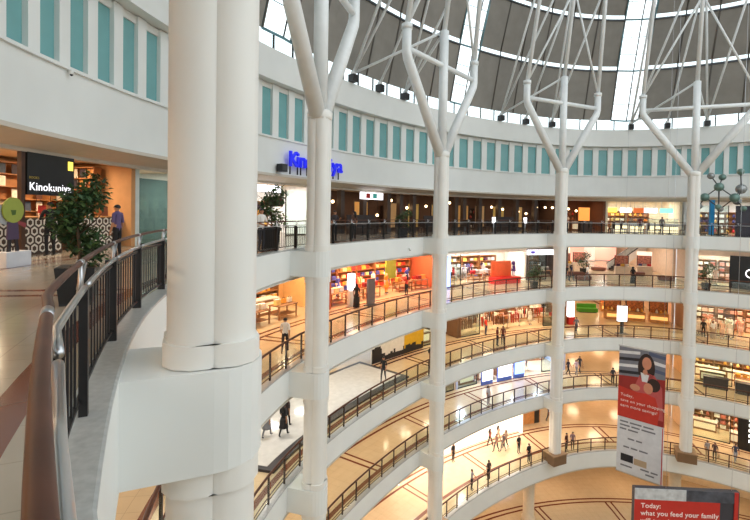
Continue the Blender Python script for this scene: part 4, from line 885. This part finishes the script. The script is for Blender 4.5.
# ball sculpture
root = thing('ball_sculpture', 'tall sculpture of grey-green balls joined by thin rods like a molecule', 'sculpture', (31.1, 41.0, z4)); off_ = Vector((31.1, 41.0, z4))
BG, BS = M('ball_green', (104, 132, 124), .3, .3), M('ball_silver', (150, 154, 154), .25, .5)
BL = [((30.25, 41.0, 31.86), .36, BS), ((31.52, 41.3, 31.79), .36, BG), ((32.77, 40.8, 32.26), .36, BG), ((31.01, 41.0, 30.88), .48, BG), ((33.18, 41.2, 30.74), .54, BS), ((30.05, 41.4, 29.96), .45, BG), ((32.22, 40.7, 29.91), .5, BG), ((33.4, 41.9, 29.66), .42, BS), ((29.9, 41.9, 29.14), .33, BS), ((30.53, 40.4, 29.07), .3, BG), ((31.8, 41.8, 28.91), .33, BS), ((32.9, 40.5, 28.95), .3, BG)]
for c, r, m in BL: b = B(); b.ball(Vector(c)-off_, r*.82, m, 18, 12); b.obj('ball', root)
for i, j in ((0, 3), (1, 3), (5, 3), (6, 3), (6, 4), (2, 4), (4, 7), (5, 8), (5, 9), (6, 10), (6, 11)):
    b = B(); b.tube([Vector(BL[i][0])-off_, Vector(BL[j][0])-off_], .05, DARKGREY, 6); b.obj('rod', root)
b = B(); b.tube([(0, 0, .02), Vector(BL[3][0])-off_], .06, DARKGREY, 8); b.lathe([(.5, 0), (.5, .05), (.1, .1)], DARKGREY, 20); b.obj('stand', root)
root = thing('blue_totem', 'slim bright blue totem standing beside the ball sculpture', 'totem', (31.7, 42.7, z4)); b = B(); b.box((0, 0, 1.7), (.38, .2, 3.3), M('totem_blue', (20, 120, 170), .4, emit=.15)); b.obj('panel', root); b = B(); b.box((0, 0, .03), (.6, .5, .06), STEEL); b.obj('foot', root)
root = ringthing('dark_kiosk', 'tall dark glass kiosk at the right edge of the top gallery', 'kiosk', 110.4, 2.4, z4); b = B(); b.box((0, 0, 1.4), (2.2, 1.2, 2.8), M('kiosk_dark', (52, 50, 62), .2)); b.obj('body', root); b = B(); b.box((.4, -.61, 1.0), (.7, .03, .7), M('screen_violet', (90, 70, 170), .4, emit=.4, noise=0)); b.obj('screen', root)
# ------------------------------------------------------------------ second gallery from the top
z3 = LV[3]+.003
hangsign('hanging_banner', 'green banner hanging in the orange-lit clothes shop', 48.0, 6.6, z3+2.0, 1.25, 1.9, M('banner_green', (150, 170, 60), .7, emit=.1), 'banner', .7)
root = ringthing('info_totem', 'dark grey information totem before the orange-lit clothes shop', 'totem', 37.9, 3.7, z3); b = B(); b.box((0, 0, .98), (.8, .14, 1.84), M('totem_grey', (96, 92, 96), .4)); b.obj('panel', root); b = B(); b.box((0, 0, .03), (1.0, .5, .06), DARKGREY); b.obj('foot', root)
o = B().box((0, 0, 1.75), (.5, .3, 1.1), SIGNW).box((0, 0, .57), (.5, .25, 1.06), WHITE).box((0, 0, .02), (.8, .5, .05), STEEL).obj('lit_pillar'); o.location = P(35.6, 4.5, z3); o.rotation_euler = (0, 0, yaw(35.6)); tag(o, 'white glowing pillar left of the grey information totem', 'pillar')
o = B().box((0, 0, 1.45), (.9, .5, 2.9), SIGNBL).box((0, 0, .02), (1.0, .6, .05), STEEL).obj('lit_pillar'); o.location = P(56.4, 4.5, z3); o.rotation_euler = (0, 0, yaw(56.4)); tag(o, 'pale blue glowing pillar between the orange and the white-lit shops', 'pillar')
o = B().box((0, 0, 0), (4.6, .15, .5), SIGNW).box((-1.7, -.08, 0), (.5, .03, .3), M('sign_violet', (90, 80, 180), .5, emit=.6, noise=0)).obj('light_box_sign'); o.location = P(79.6, 4.75, z3+2.85); o.rotation_euler = (0, 0, yaw(79.6)); tag(o, 'white lit strip sign with a violet mark over the dim shop', 'sign')
root = ringthing('display_podium', 'bright red display podium in the white-lit clothes shop', 'podium', 70.0, 4.3, z3); b = B(); b.box((0, 0, .3), (3.2, 1.0, .6), M('podium_red', (226, 40, 34), .5)); b.obj('podium', root); b = B(); b.box((0, .55, 1.3), (2.6, .06, 1.6), M('podium_panel', (240, 110, 60), .5)); b.obj('back_panel', root)
DUMMY.place('mannequin', 'mannequin in purple on the right end of the red podium', 'mannequin', L3(70.0, 4.3, 1.1, 0, z3+.635), yaw(70), None, {'skin': M('mannequin_shell', (226, 216, 202), .4), 'cloth_top': M('top_5a3a78', (90, 58, 120), .85), 'cloth_bottom': M('bottom_5a3a78', (90, 58, 120), .85)})
root = ringthing('black_sign_board', 'large black sign board with a white round mark at the right edge', 'sign', 111.6, 4.3, z3); b = B(); b.box((0, 0, 1.55), (3.0, .2, 3.1), BLACK); b.obj('board', root); b = B(); b.lathe([(.42, 0), (.42, .01)], SIGNW, 24); b.lathe([(.34, .012), (.34, .02)], BLACK, 24); o = b.obj('round_mark', root); o.rotation_euler = (pi/2, 0, 0); o.location = (.1, -.105, 1.5)
root = thing('escalator', 'white-sided escalator climbing at the back of the pale corridor', 'escalator', (29.6, 56.5, z3), rad(22)); L_, H_ = 6.0, 3.0
for y in (-.6, .6):
    b = B(); b.slabxz([(0, .0), (.4, 0), (L_, H_-.3), (L_, H_+.75), (.2, .85), (0, .8)], y-.06, y+.06, M('escalator_panel', (236, 232, 226), .4)); b.obj('balustrade', root)
    b = B(); b.tube([(-.1, y, .75), (.2, y, .9), (L_, y, H_+.8)], .05, BLACK, 8); b.obj('handrail', root)
for i in range(14): b = B(); b.box((.4+.4*i, 0, .1+.2*i), (.4, 1.06, .2), DARKGREY); b.obj('step', root)
for i, (a, off, w) in enumerate(((92.6, 21, 2.6), (95.4, 22, 2.2), (98.2, 26, 2.4), (101.2, 27, 3.0), (102.6, 15, 1.6))):
    o = B().box((0, 0, 1.2), (w, .3, 2.4), (M('lit_cream', (255, 236, 220), .5, emit=.75, noise=0), M('lit_pink', (255, 190, 170), .5, emit=.6, noise=0))[i % 2]).box((0, 0, .05), (w+.2, .5, .1), STEEL).obj('lit_window_display'); o.location = P(a, off, z3); o.rotation_euler = (0, 0, yaw(a)); tag(o, '%s glowing shop display from the front in the pale corridor' % NTH[i], 'shop display', 'glowing displays of the pale corridor')
for i, (a, off) in enumerate(((86.4, 4.2), (88.0, 7.5), (99.0, 9.5), (101.6, 6.5), (95.0, 13.0))):
    root = ringthing('seat_block', '%s low dark upholstered seat from the left in the pale corridor' % NTH[i], 'seat', a, off, z3, 'low seats of the pale corridor'); b = B(); b.box((0, 0, .24), (1.5, .7, .36), M('seat_brown', (120, 70, 56), .6)); b.obj('cushion', root); b = B(); b.box((0, 0, .03), (1.3, .5, .06), BLACK); b.obj('base', root)
# ------------------------------------------------------------------ middle gallery: white stage, backdrop, kiosks
z2 = LV[2]+.003
b = B(); b.sweep([(1.0, z2), (1.0, z2+.12), (5.6, z2+.12), (5.6, z2)], 12, 40, M('stage_edge', (44, 40, 44), .4), 1.5); root = b.obj('stage'); tag(root, 'low glossy white stage with black border on the middle gallery', 'stage')
b = B(); b.sweep([(1.45, z2+.121), (1.45, z2+.135), (5.3, z2+.135), (5.3, z2+.121)], 12.5, 39.3, M('stage_white', (206, 204, 200), .08), 1.5); b.obj('stage_top', root)
for o in bpy.data.objects:
    if o.get('category') == 'person' and ('white stage' in o['label'] and 'railing' not in o['label'] or 'shiny white stage' in o['label']): o.location.z += .137
root = ringthing('exhibition_backdrop', 'exhibition backdrop with a black skyline on white and yellow', 'backdrop', 45.6, 4.6, z2); 
b = B(); b.box((-.9, 0, 1.3), (3.8, .12, 2.6), M('backdrop_white', (226, 222, 214), .6)); b.obj('white_panel', root); b = B(); b.box((2.3, 0, 1.3), (2.6, .12, 2.6), M('backdrop_yellow', (214, 170, 30), .6)); b.obj('yellow_panel', root)
rnd = random.Random(5); pts = [(-2.8, .02)]; x = -2.8
while x < 3.5:
    w = rnd.uniform(.12, .4); h = rnd.uniform(.35, .75) + (.5 if x < -1.8 else 0); pts += [(x, h), (min(3.55, x+w), h)]; x += w
pts.append((3.55, .02)); b = B(); b.slabxz(pts, -.075, -.062, BLACK); b.obj('skyline', root)
root = ringthing('light_box_totem', 'white glowing advertisement light box on a dark stand at the middle railing', 'light box', 91.2, 1.6, z2); b = B(); b.box((0, 0, 2.0), (.86, .24, 1.5), SIGNW); b.obj('lit_panel', root); b = B(); b.box((0, 0, .62), (.3, .16, 1.2), DARKGREY); b.box((0, 0, .03), (1.0, .6, .06), DARKGREY); b.obj('stand', root); b = B(); b.box((0, 0, 2.78), (.94, .28, .06), DARKGREY); b.box((0, 0, 1.22), (.94, .28, .06), DARKGREY); b.obj('frame', root)
root = ringthing('red_white_cabinet', 'white glowing cabinet with a red base right of the fourth column', 'cabinet', 85.3, 5.4, z2); b = B(); b.box((0, 0, .4), (.7, .6, .8), SIGNR); b.obj('base', root); b = B(); b.box((0, 0, 1.7), (.6, .5, 1.8), SIGNW); b.obj('lit_cabinet', root)
root = ringthing('lounge_seat', 'bright green lounge seat in the corridor of the middle gallery', 'seat', 92.6, 11.5, z2); b = B(); b.box((0, 0, .3), (2.2, .9, .42), M('seat_green', (70, 150, 40), .6)); b.obj('cushion', root); b = B(); b.box((0, .4, .7), (2.2, .2, .5), M('seat_green', (70, 150, 40), .6)); b.obj('backrest', root); b = B(); b.box((0, 0, .045), (1.9, .7, .09), BLACK); b.obj('base', root)
for i, (a, off) in enumerate(((95.0, 8.5), (98.4, 8.5), (101.8, 8.5), (96.6, 12.8), (100.4, 12.8))):
    root = ringthing('golden_kiosk', '%s golden lit kiosk from the left in the middle gallery corridor' % NTH[i], 'kiosk', a, off, z2, 'golden kiosks'); b = B(); b.box((0, 0, .5), (1.8, 1.0, 1.0), OAK); b.obj('counter', root); b = B(); b.box((0, -.52, .5), (1.6, .03, .36), M('kiosk_gold', (255, 206, 120), .5, emit=.8, noise=0)); b.obj('lit_front', root)
    b = B(); b.box((0, .4, 1.6), (1.66, .1, 1.2), M('kiosk_goods', (190, 110, 50), .5, noise=.5, scale=7)); b.obj('back_shelf', root)
    for x in (-.85, .85): b = B(); b.box((x, .4, 1.6), (.08, .12, 1.25), WALNUT); b.obj('post', root)
DR = [(240, 226, 206), (236, 206, 170), (250, 240, 226), (230, 190, 160)]
for i, a in enumerate((104.9, 105.9, 107.0, 108.0, 109.1)):
    c = DR[i % 4]; DUMMY.place('mannequin', '%s mannequin in a pale dress from the left at the right railing' % NTH[i], 'mannequin', P(a, 4.0 - .2*(i % 2), z2+.03), yaw(a), 'mannequins in pale dresses', {'skin': M('mannequin_shell', (226, 216, 202), .4), 'cloth_top': M('top_%02x%02x%02x' % c, c, .85), 'cloth_bottom': M('bottom_%02x%02x%02x' % c, c, .85)})
# ------------------------------------------------------------------ gallery above the lowest
z1 = LV[1]+.003
for i, (a, w, m) in enumerate(((66.6, 1.3, SIGNW), (70.6, 1.7, SIGNW), (73.9, 1.2, SIGNBL))):
    root = ringthing('light_box', '%s big glowing panel from the left in the blue-white shop front' % NTH[i], 'light box', a, 4.4, z1, 'glowing panels of the blue-white shop'); b = B(); b.box((0, 0, 1.5), (w, .16, 2.2), m); b.obj('lit_face', root); b = B(); b.box((0, .05, 1.45), (w+.12, .12, 2.9), M('panel_frame_blue', (80, 110, 190), .4)); b.obj('frame', root)
for i, (a, off) in enumerate(((111.4, 3.4), (107.2, 3.6))):
    root = ringthing('dark_counter', '%s dark counter at the right end of the gallery above the lowest' % ('right', 'left')[i], 'counter', a, off, z1, 'dark counters at the right end'); b = B(); b.box((0, 0, .5), (1.9, .7, 1.0), DARKGREY); b.obj('body', root); b = B(); b.box((0, 0, 1.03), (2.0, .8, .06), BLACK); b.obj('worktop', root)
# ------------------------------------------------------------------ lowest gallery
z0 = LV[0]+.003
root = ringthing('wood_door', 'warm wooden door panel with a round lamp beside the fourth column', 'door panel', 78.0, 5.6, z0); b = B(); b.box((0, 0, 1.6), (2.4, .2, 3.2), OAK); b.obj('panel', root); b = B(); b.ball((-.2, -.14, 2.2), .26, LAMPC, 14, 8, (1, .5, 1)); b.obj('lamp', root); b = B(); b.box((.75, -.11, 1.2), (.6, .03, 2.4), BLACK); b.obj('opening_shade_sheet', root)  # flat black sheet painted for the darkness inside an opening
root = ringthing('striped_poster', 'black and white striped poster at the right end of the lowest gallery', 'poster', 112.6, 4.4, z0); b = B(); b.box((0, 0, 1.7), (2.0, .12, 3.4), BLACK); b.obj('board', root); b = B()
for i in range(5): b.slabxz([(-.2, 3.1-.5*i), (.95, 3.25-.5*i), (.95, 3.0-.5*i), (-.2, 2.85-.5*i)], -.075, -.061, SIGNW)
b.obj('stripe_print', root)
# ------------------------------------------------------------------ hanging advertisement banners
def ell(b, x, z, rx, rz, y, m, n=20, t0=0, t1=2*pi): b.slabxz([(x+rx*cos(t0+(t1-t0)*i/n), z+rz*sin(t0+(t1-t0)*i/n)) for i in range(n)], y-.004, y, m)
root = thing('hanging_banner', 'tall hanging banner, red photo print of a woman and child above white text', 'banner', (17.95, 30.0, 10.6), -rad(42)); Wb = 2.72
b = B(); b.box((0, 0, 6.2), (Wb, .1, 4.8), M('print_dark_red', (150, 38, 34), .6)); b.obj('photo_panel', root)
b = B(); b.box((0, 0, 1.9), (Wb, .1, 3.78), M('banner_white', (214, 216, 222), .6)); b.obj('text_panel', root)
b = B(); b.box((0, 0, 8.63), (Wb+.1, .14, .08), STEEL); b.obj('top_bar', root); b = B(); b.box((0, 0, .0), (Wb+.06, .12, .06), STEEL); b.obj('bottom_bar', root)
for sx in (-1.2, 1.2): b = B(); b.tube([(sx, 0, 8.65), (sx, 0, 40)], .008, STEEL, 5); b.obj('cable', root)
b = B(); f = -.052; Y = lambda k: f - .004*k
b.slabxz([(-1.36, 8.6), (1.36, 8.6), (1.36, 6.9), (-1.36, 6.6)], Y(1), Y(0), M('print_grey', (120, 122, 134), .6))
for i in range(4): b.slabxz([(-1.36, 8.3-.45*i), (-.1, 8.45-.45*i), (-.1, 8.25-.45*i), (-1.36, 8.1-.45*i)], Y(2), Y(1), M('print_stripe', (226, 226, 230) if i % 2 == 0 else (36, 36, 44), .6) if 0 else (M('print_light', (226, 226, 230), .6) if i % 2 == 0 else M('print_black', (34, 34, 42), .6)))
for i in range(3): b.slabxz([(.4, 8.55-.5*i), (1.36, 8.4-.5*i), (1.36, 8.2-.5*i), (.4, 8.3-.5*i)], Y(2), Y(1), M('print_light', (226, 226, 230), .6) if i % 2 else M('print_blue', (80, 90, 120), .6))
ell(b, .28, 7.45, .5, .95, Y(2), M('print_hair', (44, 26, 24), .6)); ell(b, .3, 7.75, .27, .42, Y(3), M('print_skin', (206, 140, 112), .6))
b.slabxz([(-.55, 5.6), (-.1, 6.9), (.25, 7.15), (.75, 7.05), (1.2, 6.3), (1.3, 4.2), (-.5, 4.2)], Y(3), Y(2), M('print_pink', (190, 84, 84), .6))
ell(b, .22, 7.15, .14, .2, Y(4), M('print_skin', (206, 140, 112), .6)); b.slabxz([(-.05, 7.1), (.45, 7.0), (.35, 6.5), (.05, 6.5)], Y(5), Y(4), M('print_light', (226, 226, 230), .6))
ell(b, .72, 6.4, .38, .44, Y(5), M('print_hair', (44, 26, 24), .6)); ell(b, .42, 6.12, .27, .36, Y(6), M('print_skin', (206, 140, 112), .6))
b.slabxz([(-1.36, 5.9), (-.2, 5.7), (.3, 5.75), (.85, 5.6), (1.1, 4.7), (1.0, 3.82), (-1.36, 3.82)], Y(7), Y(6), M('print_red', (196, 52, 38), .6))
ell(b, -.35, 6.0, .3, .22, Y(8), M('print_skin', (206, 140, 112), .6)); b.obj('photo_print', root)
for i, t in enumerate(('Today,', 'save on your shopping', 'earn more savings!')): text('lettering', t, .27, M('print_white_text', (240, 226, 220), .6), root, (-1.2, -.09, 5.25-.36*i), ext=.003)
rnd = random.Random(3); gt = M('print_grey_text', (110, 112, 122), .6)
for zz, x0, ws in ((3.45, -1.2, (.5, .7, .6)), (3.2, -1.2, (.6, .5, .8)), (2.95, -1.2, (.4, .6)), (2.35, -.7, (.4, .35)), (1.75, -.95, (.35, .4, .5)), (.45, -1.1, (.7,)), (.55, .1, (.5, .4)), (.3, .4, (.5,))):
    x = x0
    for w in ws: b = B(); b.slabxz([(x, zz), (x+w, zz), (x+w, zz+.1), (x, zz+.1)], Y(1), Y(0), gt); x += w+.1; b.obj('text_line', root)
b = B(); b.box((-.72, -.056, 1.05), (.75, .01, .5), M('print_black', (34, 34, 42), .6)); b.obj('small_picture', root); b = B(); b.box((.08, -.056, .98), (.75, .01, .42), M('print_tan', (176, 156, 130), .6)); b.obj('small_picture', root)
b = B(); b.box((1.3, -.056, 1.9), (.05, .01, 3.7), M('print_red', (196, 52, 38), .6)); b.obj('red_edge', root)
root = thing('hanging_sign_box', 'wide red hanging sign box with white advertising lettering below the tall banner', 'sign', (18.4, 26.0, 8.5), -rad(3)); Ws = 5.9
b = B(); b.box((0, .15, 1.85), (Ws, .3, 3.7), M('signbox_dark', (58, 58, 68), .5)); b.obj('body', root)
b = B(); b.box((-.55, -.02, 1.53), (4.8, .04, 3.06), SIGNR); b.obj('red_panel', root)
b = B(); b.box((-1.5, -.02, 3.38), (2.9, .04, .64), M('signbox_grey', (196, 200, 204), .5, noise=.2)); b.obj('grey_picture', root); b = B(); b.box((1.3, -.02, 3.38), (2.7, .04, .64), M('signbox_slate', (74, 78, 90), .5, noise=.4, scale=2)); b.obj('slate_picture', root)
b = B(); b.box((2.75, -.03, 1.85), (.22, .05, 3.7), SIGNR); b.obj('red_edge', root)
for i, t in enumerate(('Today:', 'what you feed your family', 'will turn into savings')): text('lettering', t, .39, M('sign_text_white', (236, 226, 222), .6, emit=.1), root, (-2.6, -.045, 2.58-.44*i), ext=.004, bold=.004)
for sx in (-1.1, 2.6): b = B(); b.tube([(sx, .15, 3.7), (sx, .15, 32)], .01, STEEL, 5); b.obj('cable', root)
o = B().box((0, 0, 1.5), (3.0, .3, 2.6), SIGNW).box((0, .05, 1.5), (3.3, .3, 3.0), DARKGREY).obj('lit_window_display'); o.location = P(74.5, 7.6, .003); o.rotation_euler = (0, 0, yaw(74.5)); tag(o, 'glowing white shop display on the concourse left of the cream column', 'shop display')
n = 0
for (a, off) in ((95.0, 8.5), (98.4, 8.5), (101.8, 8.5)):
    for k, x in enumerate((-.6, -.2, .2, .6)):
        cc = PAL['gold'][(n+k) % 4]; o = link('jar', GOODS[2], None, L3(a, off, x, -.15, z2+1.003), yaw(a)); paint(o, cc)
        tag(o, '%s jar from the left on the %s golden kiosk of the middle gallery' % (NTH[k], NTH[n]), 'jar', 'jars on the golden kiosks')
    n += 1
sh_ = {'shelf_finish': M('shelf_a87042', (168, 112, 66), .5, noise=.1)}
for i, off in enumerate((9.17, 9.75)):
    a = 8.85; q = L3(a, off, 0, 0, z4); TALL.place('shelf_unit', '%s tall bookshelf against the end wall of the bookshop' % ('nearer', 'farther')[i], 'shelf', q, yaw(a)-pi/2, 'end wall shelves of the bookshop', sh_) if i == 0 else None
    if i: continue
    for r in range(2, 7):
        for c in range(5):
            cc = PAL['books'][(r*3+c*5) % 8]; o = link('book', BOOK, None, L3(a, off, -.03, .82-.4*c, z4+3.3*r/7+.016), yaw(a)-pi/2); paint(o, cc)
            tag(o, '%s face-out book on the end wall bookshelf of the bookshop' % CNAME(cc), 'book', '%s end wall books of the bookshop' % CNAME(cc))
for i, (a, off) in enumerate(((88.2, 10.6), (91.8, 12.5), (96.6, 9.2), (100.6, 10.5))):
    root = ringthing('gift_kiosk', '%s small open kiosk from the left in the pale corridor' % NTH[i], 'kiosk', a, off, z3, 'open kiosks of the pale corridor'); b = B(); b.box((0, 0, .5), (1.5, .9, 1.0), M('kiosk_cream', (226, 206, 186), .5)); b.obj('counter', root)
    b = B(); b.box((0, .38, 1.6), (1.4, .08, 1.2), M('kiosk_rose', (190, 120, 104), .5, noise=.5, scale=6)); b.obj('back_shelf', root)
    for x in (-.7, .7): b = B(); b.box((x, .38, 1.6), (.07, .1, 1.25), WALNUT); b.obj('post', root)
    for k, x in enumerate((-.45, 0, .45)):
        cc = PAL['white'][(i+k*2) % 6]; o = link('handbag', GOODS[3], None, L3(a, off, x, -.15, z3+1.003), yaw(a)); paint(o, cc)
        tag(o, '%s handbag from the left on the %s open kiosk of the pale corridor' % (NTH[k], NTH[i]), 'bag', 'handbags on the open kiosks')
SKYSTR, WATTK = 2.0, 1.0
# ------------------------------------------------------------------ light
world = bpy.data.worlds.new('sky'); scene.world = world; world.use_nodes = True
nt = world.node_tree; bg = nt.nodes['Background']; tc = nt.nodes.new('ShaderNodeTexCoord'); sx = nt.nodes.new('ShaderNodeSeparateXYZ'); rp = nt.nodes.new('ShaderNodeValToRGB')
nt.links.new(tc.outputs['Generated'], sx.inputs[0]); mp = nt.nodes.new('ShaderNodeMapRange'); mp.inputs[1].default_value = -1; mp.inputs[2].default_value = 1
nt.links.new(sx.outputs[2], mp.inputs[0]); nt.links.new(mp.outputs[0], rp.inputs[0]); nt.links.new(rp.outputs[0], bg.inputs[0])
rp.color_ramp.elements[0].position = 0.44; rp.color_ramp.elements[0].color = (0.30, 0.29, 0.27, 1); rp.color_ramp.elements[1].position = 0.56; rp.color_ramp.elements[1].color = (0.93, 0.98, 1.0, 1)
bg.inputs[1].default_value = SKYSTR
def area(ph, off, z, size, watts, col):
    l = bpy.data.lights.new('gallery_lamp', 'AREA'); l.shape = 'DISK'; l.size = size; l.energy = watts; l.color = col
    o = bpy.data.objects.new('gallery_lamp', l); COL.objects.link(o); o.location = P(ph, off, z); return o
WARM, PEACH, NEUT, COOL, ORNG = (1.0, 0.74, 0.46), (1.0, 0.68, 0.44), (1.0, 0.92, 0.82), (0.80, 0.86, 1.0), (1.0, 0.60, 0.34)
def walkcol(lv, ph):
    if lv == 1 and 50 < ph < 82: return COOL, 60
    if lv == 2 and ph < 37: return NEUT, 75
    if lv == 3: return (NEUT, 45) if ph > 45 else (PEACH, 45)
    if lv == 0: return PEACH, 85
    return WARM, 60
for lv in (3, 2, 1, 0):
    ph = -20.0
    while ph < 122:
        c, w = walkcol(lv, ph)
        area(ph, 2.6, BT[lv+1]-0.06, 1.2, w, c); ph += 7.4
    for a in (87.5, 94, 100.5):
        for off in (11, 18, 26): area(a, off, BT[lv+1]-0.06, 1.5, 110, PEACH if lv != 3 else NEUT)
for a in range(-18, 122, 14): area(a, 3.5, 4.5, 1.2, 120, PEACH)
for (lv, a0, a1, col, watts, mo) in SHOPLIGHTS:
    n = max(1, int((a1-a0)/4.6))
    for i in range(n):
        a = a0 + (a1-a0)*(i+0.5)/n
        area(a, mo, (BT[lv+1]-0.06 if lv < 4 else 29.84), 0.9, watts*WATTK, col)
sun = None
scene.cycles.max_bounces = 8; scene.cycles.diffuse_bounces = 4; scene.cycles.glossy_bounces = 3; scene.cycles.transmission_bounces = 4; scene.cycles.transparent_max_bounces = 16
scene.cycles.sample_clamp_indirect = 6; scene.cycles.sample_clamp_direct = 0; scene.cycles.caustics_reflective = False; scene.cycles.caustics_refractive = False
try: scene.cycles.use_denoising = True
except Exception: pass
vs_ = scene.view_settings; vs_.view_transform = 'Standard'; vs_.look = 'None'; vs_.exposure = 0.0; vs_.gamma = 1.0; vs_.use_curve_mapping = False
